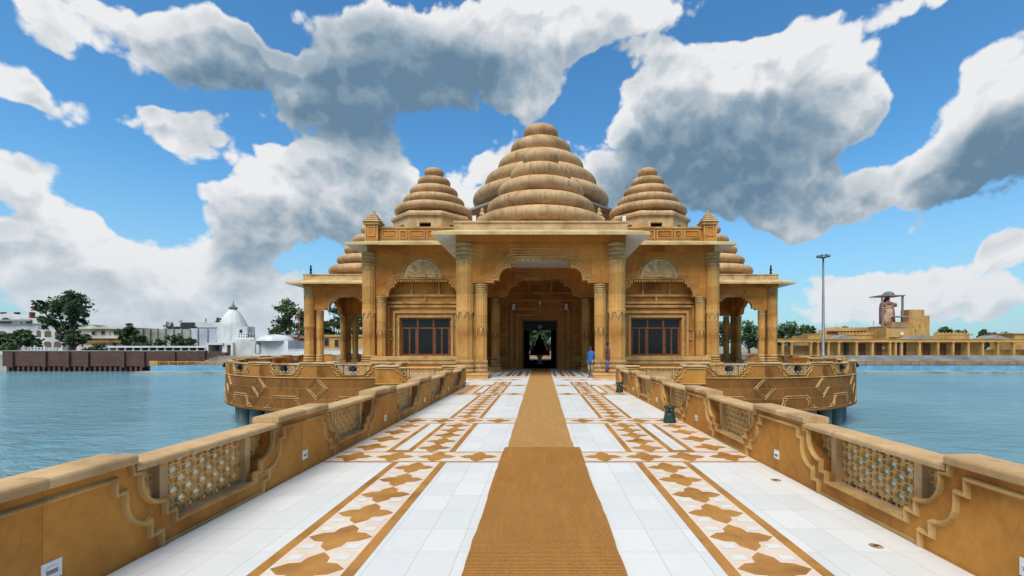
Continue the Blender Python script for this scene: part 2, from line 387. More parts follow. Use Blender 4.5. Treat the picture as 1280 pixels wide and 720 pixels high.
def lattice_mb(r, u):
    mb = MB(); x0, x1, z0, z1 = -J+.02, J-.02, .15, .71
    nx, nz = int(round((x1-x0)/u)), int(round((z1-z0)/u)); ox = -(nx//2)
    def hole(i, j):
        i = (i+ox); j = j-2
        for a, b in ((0, 0), (6, 6)):
            p = (i-a+6) % 12-6; q = (j-b+6) % 12-6
            if (abs(p) <= 1 and abs(q) <= 3) or (abs(q) <= 1 and abs(p) <= 3): return True
        for a, b in ((0, 6), (6, 0)):
            p = (i-a+6) % 12-6; q = (j-b+6) % 12-6
            if abs(p) <= 1 and abs(q) <= 1: return True
        return False
    solid = [[not hole(i, j) or i in (0, nx-1) or j in (0, nz-1) for j in range(nz)] for i in range(nx)]
    S = lambda i, j: 0 <= i < nx and 0 <= j < nz and solid[i][j]
    y0, y1 = -.080, -.028
    for i in range(nx):
        for j in range(nz):
            if not solid[i][j]: continue
            a, b, c, d = x0+i*u, x0+i*u+u, z0+j*u, z0+j*u+u
            mb.add([(a, y0, c), (b, y0, c), (b, y0, d), (a, y0, d)], [(0, 1, 2, 3)], 'lattice')
            mb.add([(a, y1, c), (b, y1, c), (b, y1, d), (a, y1, d)], [(3, 2, 1, 0)], 'lattice')
            if not S(i-1, j): mb.add([(a, y0, c), (a, y1, c), (a, y1, d), (a, y0, d)], [(3, 2, 1, 0)], 'lattice')
            if not S(i+1, j): mb.add([(b, y0, c), (b, y1, c), (b, y1, d), (b, y0, d)], [(0, 1, 2, 3)], 'lattice')
            if not S(i, j-1): mb.add([(a, y0, c), (b, y0, c), (b, y1, c), (a, y1, c)], [(3, 2, 1, 0)], 'lattice')
            if not S(i, j+1): mb.add([(a, y0, d), (b, y0, d), (b, y1, d), (a, y1, d)], [(0, 1, 2, 3)], 'lattice')
    for sx in (-1, 1):                              # pilasters of the screen
        xa, xb = sorted((sx*(J-.37), sx*(J-.455))); mb.box(xa, xb, -.095, .035, .165, .70, 'cap')
    def post(bm):
        bmesh.ops.remove_doubles(bm, verts=bm.verts[:], dist=1e-5)
        if r:
            for v in bm.verts:
                a = v.co.x/r; rr = r-v.co.y; v.co.x, v.co.y = rr*math.sin(a), -rr*math.cos(a)
    return mb, post
def cap_prof(w, z0, z1):
    h = (z1-z0)/2; zc = (z0+z1)/2
    return [(-w/2+.006, z0), (w/2-.006, z0), (w/2, z0+.008), (w/2, z1-.022), (w/2-.008, z1-.008), (w/2-.028, z1), (-w/2+.028, z1), (-w/2+.008, z1-.008), (-w/2, z1-.022), (-w/2, z0+.008)]
CACHE = {}
def unit(parent, length, loc, rot, r=None, u=.0150, u_min=None, u_max=None, wall_mat='rail'):
    """one bay of balustrade from pier centre to pier centre, its pierced screen in the middle"""
    key = (round(length, 3), r, u, wall_mat)
    if key not in CACHE:
        h = length/2; post = bender(r) if r else None
        open_ = [(-J+s, w) for s, w in HALF_OPEN]; open_ += [(-x, w) for x, w in reversed(open_)]
        mb = MB(); g = h-.0012; top = [(-g, 0), (g, 0), (g, .76), (J, .76)]+list(reversed(open_))+[(-J, .76), (-g, .76)]
        mb.prism(top, -T/2, T/2, wall_mat, 'y')
        mb.box(-J+.29, J-.29, -T/2-.014, T/2+.014, .0, .035, 'mould')
        mb.box(-J+.46, J-.46, -.027, T/2+.012, .150, .182, 'cap')
        wall = mb.mesh('balustrade_wall', post)
        mo = MB(); out = [(-J+s, w) for s, w in HALF_OUT]
        for sg in (1, -1):
            pl = placer(r, sg); st = .3 if r else 9
            mo.sweep(dense([(-J-.0, .77), (-J+.015, .672)]+open_[3:-3]+[(J-.015, .672), (J, .77)], st), half_round(.048, .044), T/2, 'mould', place=pl)
            mo.sweep(dense([(-h, .672)]+out, st), half_round(.048, .044), T/2, 'mould', place=pl)
            mo.sweep(dense([(-x, w) for x, w in reversed(out)]+[(h, .672)], st), half_round(.048, .044), T/2, 'mould', place=pl)
        # sill of the opening
        mould = mo.mesh('moulding')
        pier = []
        for a, b in ((-h, -J+.03), (J-.03, h)): pc = MB(); pc.prism(cap_prof(.31, .752, PIER_T), a, b, 'cap', 'x'); pier.append(pc.mesh('pier_cap', post))
        rc = MB(); rc.prism(cap_prof(.30, .692, .75), -J+.03, J-.03, 'cap', 'x'); rail = rc.mesh('rail_cap', post)
        lm, lp = lattice_mb(r, u); lat = lm.mesh('lattice_screen', lp)
        CACHE[key] = (wall, mould, pier, rail, lat)
    wall, mould, pier, rail, lat = CACHE[key]
    w = link('balustrade_wall', wall, parent, loc, rot)
    link('moulding', mould, w)
    for pm in pier: link('pier_cap', pm, parent, loc, rot)
    link('rail_cap', rail, parent, loc, rot); link('lattice_screen', lat, parent, loc, rot)
    return w
def stub(parent, length, loc, rot, r=None, a=0):
    """plain pier end without a screen"""
    key = ('stub', round(length, 3), r, a)
    if key not in CACHE:
        mb = MB(); h = length/2; mb.box(-h, h, -T/2, T/2, 0, .76, 'rail'); mo = MB()
        for sg in (1, -1): mo.sweep(dense([(-h, .672), (h, .672)], .3), half_round(.048, .044), T/2, 'mould', place=placer(None, sg))
        pc = MB(); pc.prism(cap_prof(.31, .752, PIER_T), -h, h+a, 'cap', 'x')
        post = bender(r) if r else None
        CACHE[key] = (mb.mesh('balustrade_wall', post), mo.mesh('moulding', post), pc.mesh('pier_cap', post))
    a1, b1, c1 = CACHE[key]
    w = link('balustrade_wall', a1, parent, loc, rot); link('moulding', b1, w); link('pier_cap', c1, parent, loc, rot)
    return w

# ------------------------------------------------------------------ walkway
CY = 46.0; DECK0 = -9.0; DECK1 = 20.5
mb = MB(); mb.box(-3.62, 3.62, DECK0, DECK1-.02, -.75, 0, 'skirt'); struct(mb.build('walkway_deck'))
mb = MB(); mb.prism([(-3.12, DECK0), (3.12, DECK0), (3.12, 20.3), (7.1, 20.75), (7.1, 24.0), (4.6, 24.0), (4.6, 29.8), (4.3, 29.8), (4.3, 34.4), (-4.3, 34.4), (-4.3, 29.8), (-4.6, 29.8), (-4.6, 24.0), (-7.1, 24.0), (-7.1, 20.75), (-3.12, 20.3)], .001, .004, 'marble')
struct(mb.build('walkway_floor'))
inl = MB(); Z1, Z2, Z3 = .0065, .0085, .0105
def sheet(x0, x1, y0, y1, z, mat): inl.add([(x0, y0, z), (x1, y0, z), (x1, y1, z), (x0, y1, z)], [(0, 1, 2, 3)], mat)
def star(cx, cy, s=.55):
    k = s; pts = []
    for q in range(4):
        for a, b in ((.5, 0), (.335, .155), (.18, .18), (.155, .335)):
            c, d = math.cos(q*PI/2), math.sin(q*PI/2); pts.append((cx+k*(a*c-b*d), cy+k*(a*d+b*c), Z2))
    inl.add(pts, [tuple(range(16))], 'brown')
    for q in range(4):
        t = q*PI/2+PI/4; m = Vector((cx, cy))+Vector((math.cos(t), math.sin(t)))*k*.475; h = .085*k*1.15
        inl.add([(m.x-h, m.y-h*.8, Z2), (m.x+h, m.y-h*.8, Z2), (m.x+h, m.y+h*.8, Z2), (m.x-h, m.y+h*.8, Z2)], [(0, 1, 2, 3)], 'white_inlay')
M['white_inlay'] = plain('white_inlay_stone', (.68, .68, .66), .4, var=.04)
END = 21.6
BANDS = [(-2.62, -1.94), (.68, 1.40), (6.55, 7.21), (9.87, 10.60), (15.70, 16.38), (19.25, 19.95), (22.6, 23.3)]
RUNS = [(DECK0, -2.62), (-1.94, .68), (1.40, 6.55), (7.21, 9.87), (10.60, 15.70), (16.38, 19.25), (19.95, END)]
for sx in (-1, 1):
    a = lambda x0, x1: tuple(sorted((sx*x0, sx*x1)))
    for r0, r1 in RUNS:
        sheet(*a(1.345, 1.440), r0, r1, Z1, 'brown'); sheet(*a(2.020, 2.115), r0, r1, Z1, 'brown'); sheet(*a(1.440, 2.020), r0, r1, Z1, 'peach')
        n = int((r1-r0)/.553+.5); st = (r1-r0)/n
        for i in range(n): star(sx*1.73, r0+st*(i+.5))
for b0, b1 in BANDS:
    segs = [(-3.11, 3.11)] if b0 < 22 else [(-4.6, -1.0), (1.0, 4.6)]
    for x0, x1 in segs:
        sheet(x0, x1, b0, b0+.055, Z1, 'brown'); sheet(x0, x1, b1-.055, b1, Z1, 'brown'); sheet(x0, x1, b0+.055, b1-.055, Z1, 'peach')
        n = max(1, int((x1-x0)/.605)); st = (x1-x0)/n
        for i in range(n): star(x0+st*(i+.5), (b0+b1)/2, .57)
for b0, b1 in ((-1.94, .68), (7.21, 9.87), (16.38, 19.25)):
    for sx in (-1, 1):
        a = lambda x0, x1: tuple(sorted((sx*x0, sx*x1)))
        sheet(*a(2.34, 2.43), b0+.12, b1-.1, Z1, 'brown'); sheet(*a(2.43, 3.11), b0, b1, Z1, 'peach')
        sheet(*a(2.115, 2.34), b0, b0+.12, Z1, 'brown'); sheet(*a(2.34, 2.43), b0, b0+.12, Z1, 'brown')
        n = int((b1-b0)/.55); st = (b1-b0)/n
        for i in range(n): star(sx*2.77, b0+st*(i+.5))
for sx in (-1, 1):                                  # stripes in the porch floor
    for x0, x1, m in ((.75, .9, 'brown'), (1.15, 1.4, 'brown'), (1.55, 1.63, 'dark_inlay'), (1.75, 2.0, 'brown'), (2.35, 2.43, 'dark_inlay'), (2.85, 2.93, 'dark_inlay')):
        if m == 'dark_inlay' and m not in M: M[m] = plain('dark_inlay_stone', (.09, .05, .03), .4)
        p, q = sorted((sx*x0, sx*x1)); sheet(p, q, 25.6, 30.6, Z1, m)
    p, q = sorted((sx*.7, sx*4.2)); sheet(p, q, 31.6, 31.75, Z1, 'brown'); sheet(p, q, 24.6, 24.75, Z1, 'dark_inlay')
struct(inl.build('floor_inlay', recalc=False))

def carpet(name, label, pts, mat, z0, z1):
    mb = MB(); n = 90; v = []; rnd = random.Random(len(name)+int(z1*1000))
    for i in range(n+1):
        t = i/n; y = pts[0][2]+(pts[1][2]-pts[0][2])*t
        wv = .006*math.sin(y*1.9)+.004*math.sin(y*4.3+1); xl = pts[0][0]+wv+(pts[1][0]-pts[0][0])*t+rnd.uniform(-.007, .007); xr = pts[0][1]+wv*.6+(pts[1][1]-pts[0][1])*t+rnd.uniform(-.007, .007)
        z = z1+rnd.uniform(0, .003)
        v += [(xl, y, z0), (xl+.006, y, z), (xr-.006, y, z), (xr, y, z0)]
    f = [(i*4+j, i*4+j+1, i*4+j+5, i*4+j+4) for i in range(n) for j in range(3)]+[(0, 1, 2, 3), (n*4, n*4+3, n*4+2, n*4+1)]
    mb.add(v, f, mat)
    return tag(mb.build(name), label, 'carpet', 'coir runners down the walkway')
carpet('coir_runner', 'long pale coir runner leading to the temple door', [(-.545, .535, 7.2), (-.66, .66, 34.6)], 'mat_far', .008, .018)
carpet('coir_runner', 'darker rusty brown coir runner in the foreground', [(-.50, .59, -8.5), (-.595, .625, 7.40)], 'mat_near', .019, .036)

PHI = R(19.3)
def walkway_side(sx, label):
    t = thing('balustrade', label, 'balustrade', (sx*3.25, 0, 0), 0, 'balustrades along the walkway')
    for k in range(-4, 5):
        yc = 2.9+3.17*k+3.17/2
        unit(t, 3.17, (0, yc, 0), sx*PI/2)
    stub(t, .40, (0, 2.9+3.17*5+.20, 0), sx*PI/2)
    for k in range(-2, 6):                          # step lights set low in each pier
        y = 2.9+3.17*k+(.05 if k != 5 else .1); x = -sx*(T/2+.006)
        p = MB(); z0 = .16
        p.box(min(x, x+sx*.02), max(x, x+sx*.02), y-.062, y+.062, z0, z0+.115, 'white')
        p.box(min(x-sx*.012, x+sx*.01), max(x-sx*.012, x+sx*.01), y-.034, y+.034, z0+.068, z0+.082, 'white')
        p.box(min(x-sx*.003, x+sx*.01), max(x-sx*.003, x+sx*.01), y-.034, y+.034, z0+.035, z0+.066, 'steel')
        p.build('step_light', t)
walkway_side(-1, 'carved sandstone balustrade along the left edge of the walkway')
walkway_side(1, 'carved sandstone balustrade along the right edge of the walkway')

# ------------------------------------------------------------------ lobed terrace
LR = 11.3; LC = 10.5; BAY = 25.5; BW = 7.3; PA = R(61.4)
ter = thing('terrace', 'round lobed sandstone terrace standing over the water around the temple', 'terrace', (0, CY, 0))
def lobe_pt(q, phi, r=LR):                          # in terrace coordinates (centre of temple = origin)
    a = R(45)+q*PI/2; cx, cy = LC*math.sqrt(2)*math.sin(a), -LC*math.sqrt(2)*math.cos(a)
    return (cx+r*math.sin(a+phi), cy-r*math.cos(a+phi))
out = []
for q in range(4):
    c, s = math.cos(q*PI/2), math.sin(q*PI/2)
    out.append((BW*c+BAY*s, BW*s-BAY*c))
    out += [lobe_pt(q, -PA+2*PA*i/40) for i in range(41)]
    out.append((BAY*c+BW*s, BAY*s-BW*c))
mb = MB(); mb.prism(out, -.35, 0, 'floor_in'); struct(mb.build('terrace_floor', None, (0, CY, 0)))
# skirts below the balustrade
DEP = -1.84
def skirt_mb(u0, u1, r, piers, jalis, ends=True):
    mb = MB(); st = .45; n = max(2, int((u1-u0)/st)) if r else 2; pl = placer(r)
    sec = [(-.12, 0.01), (.125, 0.01), (.125, -1.70), (.155, -1.72), (.155, -1.80), (.12, DEP), (-.12, DEP)]
    v = []
    for i in range(n+1):
        u = u0+(u1-u0)*i/n
        for a, w in sec: v.append(pl(u, a, w))
    k = len(sec); f = [(i*k+j, i*k+(j+1) % k, (i+1)*k+(j+1) % k, (i+1)*k+j) for i in range(n) for j in range(k)]
    f += [tuple(range(k)), tuple(range(n*k+k-1, n*k-1, -1))]
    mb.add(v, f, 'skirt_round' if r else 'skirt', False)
    mo = MB()
    for p in piers:
        for rr in (.585, .45):
            d = dense([(p-rr, -.545), (p, -.545+rr), (p+rr, -.545), (p, -.545-rr)], .2, True)
            mo.sweep(d, half_round(.05, .045), .125, 'mould', True, pl)
    bot = -1.72
    for j in jalis:
        half = [(-1.42, bot+.06), (-1.20, bot+.06), (-1.20, bot+.2), (-1.12, bot+.2)]+arc(-1.12, bot+.44, .24, 270, 360, 6)[1:]+[(-.86, bot+.52), (-.86, bot+.62), (-.74, bot+.62), (-.74, bot+.74)]
        line = half+[(-x, w) for x, w in reversed(half)]
        mo.sweep(dense([(j+x, w) for x, w in line], .25), half_round(.05, .05), .125, 'mould', place=pl)
        line2 = [(x*.88, w-.11 if w > bot+.1 else w) for x, w in line]
        mo.sweep(dense([(j+x, w) for x, w in line2], .25), half_round(.04, .04), .125, 'mould', place=pl)
    mo.sweep(dense([(u0, -.002), (u1, -.002)], .4), half_round(.05, .05), .125, 'mould', place=pl)
    return mb, mo
sk, sm = skirt_mb(-LR*PA, LR*PA, LR, [LR*PHI*k for k in range(-2, 3)], [LR*PHI*(k+.5) for k in range(-3, 3)])
sk_me, sm_me = sk.mesh('terrace_wall'), sm.mesh('moulding')
for q in range(4):
    a = R(45)+q*PI/2; c = (LC*math.sqrt(2)*math.sin(a), -LC*math.sqrt(2)*math.cos(a), 0)
    w = link('terrace_wall', sk_me, ter, c, a); link('moulding', sm_me, w)
    for k in range(-3, 3): unit(ter, LR*PHI, c, a+PHI*(k+.5), LR, .021, wall_mat='rail_far')
    e = PA-3*PHI
    for sg in (-1, 1): stub(ter, LR*e, c, a+sg*(3*PHI+e/2), LR)
def bay_run(q, u0, u1, n, out_d, returns):
    a = q*PI/2; c, s = math.cos(a), math.sin(a)
    ln = (u1-u0)/n; rot2 = lambda x, y: (x*c-y*s, x*s+y*c, 0)
    sk, sm = skirt_mb(u0, u1, None, [], [u0+ln*(i+.5) for i in range(n)])
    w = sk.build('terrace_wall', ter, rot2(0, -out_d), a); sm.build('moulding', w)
    for i in range(n): unit(ter, ln, rot2(u0+ln*(i+.5), -out_d), a, None, .021)
for q in range(4):
    a = q*PI/2; c, s = math.cos(a), math.sin(a)
    rot2 = lambda x, y: (x*c-y*s, x*s+y*c, 0)
    if q == 0:
        bay_run(0, -7.3, -3.35, 1, BAY, 0); bay_run(0, 3.35, 7.3, 1, BAY, 0)
    else: bay_run(q, -7.3, 7.3, 4, BAY, 0)
    for sg in (-1, 1):                              # returns at the bay's sides
        ly = 4.1; yc = -BAY+ly/2+.12
        sk, sm = skirt_mb(-ly/2, ly/2, None, [], [])
        w = sk.build('terrace_wall', ter, rot2(sg*BW, yc), a+sg*PI/2); sm.build('moulding', w)
        unit(ter, ly, rot2(sg*BW, yc), a+sg*PI/2, None, .021)
pil = MB(); pil.lathe([(.36, 0), (.36, 3.4)], 'pier', 20); pil_me = pil.mesh('support_pillar')
for q in range(4):
    for k in range(-6, 7):
        x, y = lobe_pt(q, R(9.65)*k, LR-.75); link('support_pillar', pil_me, ter, (x, y, -5.2))
    c, s = math.cos(q*PI/2), math.sin(q*PI/2)
    for u in (-6, -2, 2, 6): link('support_pillar', pil_me, ter, (u*c+24.6*s, u*s-24.6*c, -5.2))
# ------------------------------------------------------------------ temple
temple = thing('temple', 'golden sandstone temple with stacked ring spires and columned porches', 'temple', (0, 0, 0))
def octo(a, z, amt=1.0):
    t = (a+PI/8) % (PI/4)-PI/8; return 1-(1-math.cos(PI/8)/math.cos(t))*amt
def column_meshes(r, h, plinth=.285, base=.71, wide=1.3, caph=.92):
    """fluted octagonal column: moulded base, plain lower shaft, ribbed upper shaft, ringed capital"""
    mb = MB(); b0 = plinth; b1 = plinth+base; cap0 = h-caph; split = b1+(cap0-b1)*.47
    mb.box(-r*wide, r*wide, -r*wide, r*wide, 0, b0, 'shaft')
    prof = []; n = 3; st = base/n
    prof += [(r*1.05, b0)]
    for i in range(n):
        z = b0+st*i; rr = r*(1.18-.035*i)
        prof += [(rr*.90, z+.015), (rr, z+st*.15), (rr*1.02, z+st*.42), (rr, z+st*.68), (rr*.90, z+st*.84), (rr*.88, z+st*.97)]
    mb.lathe(prof, 'carved', 28)
    mb.lathe([(r*.985, b1-.02), (r*.985, split)], 'shaft', 32, mod=lambda a, z: octo(a, z), smooth=False)
    def ribs(a, z): return octo(a, z)*(1+.055*max(0, math.cos(8*(a)))**2)
    mb.lathe([(r*.98, split-.01), (r*1.07, split), (r*1.07, split+.16), (r*1.03, split+.2), (r*1.03, cap0-.28), (r*1.08, cap0-.12), (r*1.08, cap0)], 'shaft', 64, mod=ribs, smooth=False)
    for k in range(8):                              # pointed leaves hanging at the change of the shaft and under the capital
        a = k*PI/4; d = Vector((math.cos(a), math.sin(a), 0)); t = Vector((-d.y, d.x, 0))
        for z0, s in ((split+.01, 1), (cap0-.02, 1)):
            p = d*r*1.055; q = d*r*.97; w = r*.25
            mb.add([p+t*w+Vector((0, 0, z0)), p-t*w+Vector((0, 0, z0)), p-t*w*.9+Vector((0, 0, z0-.09)), q*1.04+Vector((0, 0, z0-.34)), p+t*w*.9+Vector((0, 0, z0-.09)), q+Vector((0, 0, z0))], [(0, 1, 2, 3, 4), (0, 4, 5), (4, 3, 5), (3, 2, 5), (2, 1, 5), (1, 0, 5)], 'carved')
    prof = [(r*1.0, cap0)]; n = 4; st = (h-cap0)/n
    for i in range(n):
        z = cap0+st*i; rr = r*(1.07+.02*i)
        prof += [(rr*.84, z+.0), (rr*.97, z+st*.14), (rr*1.04, z+st*.48), (rr*.97, z+st*.80), (rr*.84, z+st*.92)]
    prof += [(r*1.0, h)]
    mb.lathe(prof, 'carved', 28)
    return mb
big_me = column_meshes(.455, 7.12).mesh('column')
small_me = column_meshes(.30, 4.96, .285, .71, 1.42, .47).mesh('slender_column')
corner_me = column_meshes(.43, 7.80, .66, .46, 1.25).mesh('column')

SPRING, CROWN = 5.0, 6.32
def arch_half(s, h0, h1, sx=1.0):
    """stepped and cusped edge of an arch opening from the springing to the crown, x measured inwards from the support"""
    k = (h1-h0)/1.32
    pts = [(0, 0), (.37, 0), (.37, .13), (.64, .13), (.64, .26)]+arc(1.20, .26, .56, 180, 90, 8)[1:-1]+[(1.20, .80), (1.26, .80), (1.26, 1.02), (1.50, 1.02), (1.50, 1.32)]
    return [(s*x*sx, h0+w*k) for x, w in pts]
def arch(name, parent, half, h0, h1, top, loc, rot, outer, thick=.34, sx=1.0, fringe=True, lines=3, frame=True):
    """wall panel over a cusped opening of half-width half, panel half-width outer"""
    e = [(-half+x, w) for x, w in arch_half(1, h0, h1, sx)]
    edge = e+[(-x, w) for x, w in reversed(e)]
    mb = MB(); mb.prism([(-outer, top), (-outer, h0)]+edge+[(outer, h0), (outer, top)], -thick/2, thick/2, 'wall', 'y')
    o = mb.build(name, parent, loc, rot)
    mo = MB()
    for sg in (1, -1):
        pl = placer(None, sg)
        for i in range(lines):
            d = .05+.135*i; line = []
            for x, w in edge: line.append((x, w))
            P = [Vector(p) for p in line]; off = []
            for j in range(len(P)):
                a0 = (P[j]-P[j-1]).normalized() if j else (P[1]-P[0]).normalized()
                a1 = (P[j+1]-P[j]).normalized() if j < len(P)-1 else a0
                n0, n1 = Vector((-a0.y, a0.x)), Vector((-a1.y, a1.x)); mt = (n0+n1).normalized(); mt = mt/max(.6, mt.dot(n0)); off.append(P[j]+mt*d)
            mo.sweep([tuple(p) for p in off], half_round(.075-.012*i, .055-.008*i, 4), thick/2, 'mould', place=pl)
        if frame:
            b = [(-outer+.1, h0+.52), (-half+.35, h0+.52), (-half+.35, h0+.68), (-half+.62, h0+.68), (-half+1.28, h1-.05), (-half+1.28, h1+.35)]
            b = [(-half+1.05, h1-.02), (-half+1.05, h1+.14), (-half+1.28, h1+.14), (-half+1.28, h1+.48), (half-1.28, h1+.48), (half-1.28, h1+.14), (half-1.05, h1+.14), (half-1.05, h1-.02)]
            mo.sweep(b, half_round(.06, .045, 4), thick/2, 'mould', place=pl)
    mo.build('moulding', o)
    if fringe:                                      # row of little leaves hanging from the crown
        fr = MB(); x0 = -half+1.5*sx; n = int(2*abs(x0)/.24); st = 2*abs(x0)/n
        for i in range(n):
            a = x0+st*i; pts = [(a, h1+.02), (a+st, h1+.02), (a+st*.92, h1-.09), (a+st*.5, h1-.20), (a+st*.08, h1-.09)]
            fr.prism(pts, -.10, -.02, 'mould', 'y')
        fr.build('fringe', o)
    return o

def spire(name, parent, loc, radii, h0, gap, drum=None, rot=0.):
    """stack of bulging stone rings, the lowest ring's middle at height h0"""
    core = MB(); prof = []; n = len(radii); a = gap*.50; b = gap*.385
    prof = [(radii[0]-gap*.36, h0-gap*1.0)]
    for i, r in enumerate(radii):
        z = h0+gap*i
        prof += [(r-gap*.52, z-gap*.68), (r-gap*.50, z-gap*.47), (r-gap*.36, z-gap*.46), (r-gap*.32, z-gap*.41), (r-gap*.38, z-gap*.35), (r-gap*.6, z-gap*.2)]
    prof += [(.01, h0+gap*(n-1))]
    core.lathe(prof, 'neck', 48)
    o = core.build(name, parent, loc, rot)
    for i, r in enumerate(radii):
        z = gap*i+h0; c = MB(); pr = [(max(.01, r-a*1.7), z-b)]
        for j in range(13):
            t = -PI/2+PI*j/12; pr.append((r-a+a*math.copysign(abs(math.cos(t))**.85, 1), z+b*math.sin(t)))
        top = max(.01, r-a*2.4 if i < n-1 else .01); pr += [(max(.01, (r-a+top)/2), z+b*1.04), (top, z+b*1.06)]
        c.lathe(pr, 'spire', 56); c.build('ring', o)
    return o
def pyramid(parent, loc, w, h, name='pinnacle', tiers=5):
    mb = MB()
    for i in range(tiers):
        a = w*(1-i/tiers)*.5; b = w*(1-(i+.75)/tiers)*.5; z = h*.88*i/tiers; dz = h*.88/tiers
        v = []
        for q, zz in ((a*.80, z), (a*1.10, z+dz*.18), (a*1.08, z+dz*.5), (b*.95, z+dz)):
            v += [(-q, -q, zz), (q, -q, zz), (q, q, zz), (-q, q, zz)]
        f = [(j*4+k, j*4+(k+1) % 4, j*4+4+(k+1) % 4, j*4+4+k) for j in range(3) for k in range(4)]+[(3, 2, 1, 0), (12, 13, 14, 15)]
        mb.add(v, f, 'spire')
    mb.lathe([(w*.05, h*.85), (w*.09, h*.92), (.005, h)], 'spire', 10)
    return mb.build(name, parent, loc)
def eave_strip(mb, p0, p1, n, over, hin, hout, m0=0., m1=0., fascia=.15):
    """sloping stone eave along wall line p0-p1, n outward; m0/m1 extend the outer edge at each end (mitre)"""
    p0, p1, n = Vector(p0), Vector(p1), Vector(n); t = (p1-p0).normalized()
    a, b = p0, p1; c, d = p1+n*over+t*m1, p0+n*over-t*m0
    top = .22
    V = lambda p, z: (p.x, p.y, z)
    mb.add([V(a, hin), V(b, hin), V(c, hout), V(d, hout)], [(0, 1, 2, 3)], 'soffit')
    mb.add([V(d, hout), V(c, hout), V(c, hout+fascia), V(d, hout+fascia)], [(0, 1, 2, 3)], 'eave')
    mb.add([V(d, hout+fascia), V(c, hout+fascia), V(b, hin+top), V(a, hin+top)], [(0, 1, 2, 3)], 'eave')
    mb.add([V(a, hin), V(d, hout), V(d, hout+fascia), V(a, hin+top)], [(0, 1, 2, 3)], 'eave')
    mb.add([V(b, hin), V(c, hout), V(c, hout+fascia), V(b, hin+top)], [(0, 1, 2, 3)], 'eave')

def porch(origin, rot, depth, side_fill):
    """one columned porch; local y runs into the temple, front columns at y=0"""
    c, s = math.cos(rot), math.sin(rot)
    def W(x, y, z=0): return (origin[0]+x*c-y*s, origin[1]+x*s+y*c, z)
    for sx in (-1, 1):
        link('column', big_me, temple, W(sx*4.0, 0), rot); link('column', big_me, temple, W(sx*4.0, 7.0 if side_fill else 5.2), rot)
        link('slender_column', small_me, temple, W(sx*3.13, 0), rot)
        link('slender_column', small_me, temple, W(sx*4.0, .95), rot); link('slender_column', small_me, temple, W(sx*4.0, 6.1 if side_fill else 4.35), rot)
        m = MB(); m.box(-.46, .46, -.6, .62, -.0, .283, 'shaft'); 
    arch('arch', temple, 2.82, SPRING, CROWN, 7.12, W(0, 0), rot, 3.56)
    ln = 6.1 if side_fill else 4.35
    mid = (.95+ln)/2; hw = (ln-.95)/2-.28
    for sx in (-1, 1): arch('arch', temple, hw, SPRING, CROWN, 7.12, W(sx*4.0, mid), rot+sx*PI/2, hw+.74, .34, min(1, hw/2.3))
    b = MB()                                        # lintel beams and ceiling
    y1 = depth
    b.box(-4.42, 4.42, -.42, .42, 7.12, 7.55, 'wall')
    for sx in (-1, 1): x0, x1 = sorted((sx*3.58, sx*4.42)); b.box(x0, x1, .421, y1, 7.12, 7.55, 'wall')
    b.build('lintel', temple, W(0, 0), rot)
    b = MB(); b.box(-3.57, 3.57, .43, y1, 7.02, 7.1, 'soffit'); b.build('porch_ceiling', temple, W(0, 0), rot)
    e = MB()
    eave_strip(e, (-4.40, -.40), (4.40, -.40), (0, -1), 1.05, 7.52, 7.23, 1.03, 1.03)
    eave_strip(e, (-4.40, y1), (-4.40, -.40), (-1, 0), 1.03, 7.52, 7.23, 0, 1.05)
    eave_strip(e, (4.40, -.40), (4.40, y1), (1, 0), 1.03, 7.52, 7.23, 1.05, 0)
    e.build('eave', temple, W(0, 0), rot)
    p = MB(); p.box(-4.50, 4.50, -.30, y1, 7.56, 8.12, 'cap'); p.box(-4.56, 4.56, -.36, y1, 8.121, 8.21, 'cap')
    for sx in (-1, 1): x0, x1 = sorted((sx*4.12, sx*4.52)); p.box(x0, x1, -.32, .1, 7.60, 8.19, 'cap')
    p.build('parapet', temple, W(0, 0), rot)
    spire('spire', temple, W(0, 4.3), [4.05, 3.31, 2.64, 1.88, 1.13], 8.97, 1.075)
    if not side_fill:
        for sx in (-1, 1): pyramid(temple, W(sx*3.9, 6.4, 8.85), 1.5, 2.1)
    if side_fill:
        w = MB()
        for sx in (-1, 1):
            x0, x1 = sorted((sx*3.80, sx*4.2)); w.box(x0, x1, 7.4, depth, 0, 7.119, 'wall')
        w.build('wall', temple, W(0, 0), rot)
porch((0, 24.3), 0, 5.68, False)
porch((-21.1, CY), -PI/2, 9.6, True)
porch((21.1, CY), PI/2, 9.6, True)
for x in (-4.0, 4.0):                               # broad plinths under each pair of front columns
    for sx in (1,):
        m = MB(); xa, xb = sorted((math.copysign(2.72, x), math.copysign(4.62, x))); m.box(xa, xb, 23.66, 24.95, .0, .281, 'shaft'); m.box(xa-.02, xb+.02, 23.64, 24.97, .2, .287, 'cap'); m.build('plinth', temple)

FW = 30.0; HB = 11.3; BACK = 62.0; WT = 8.25
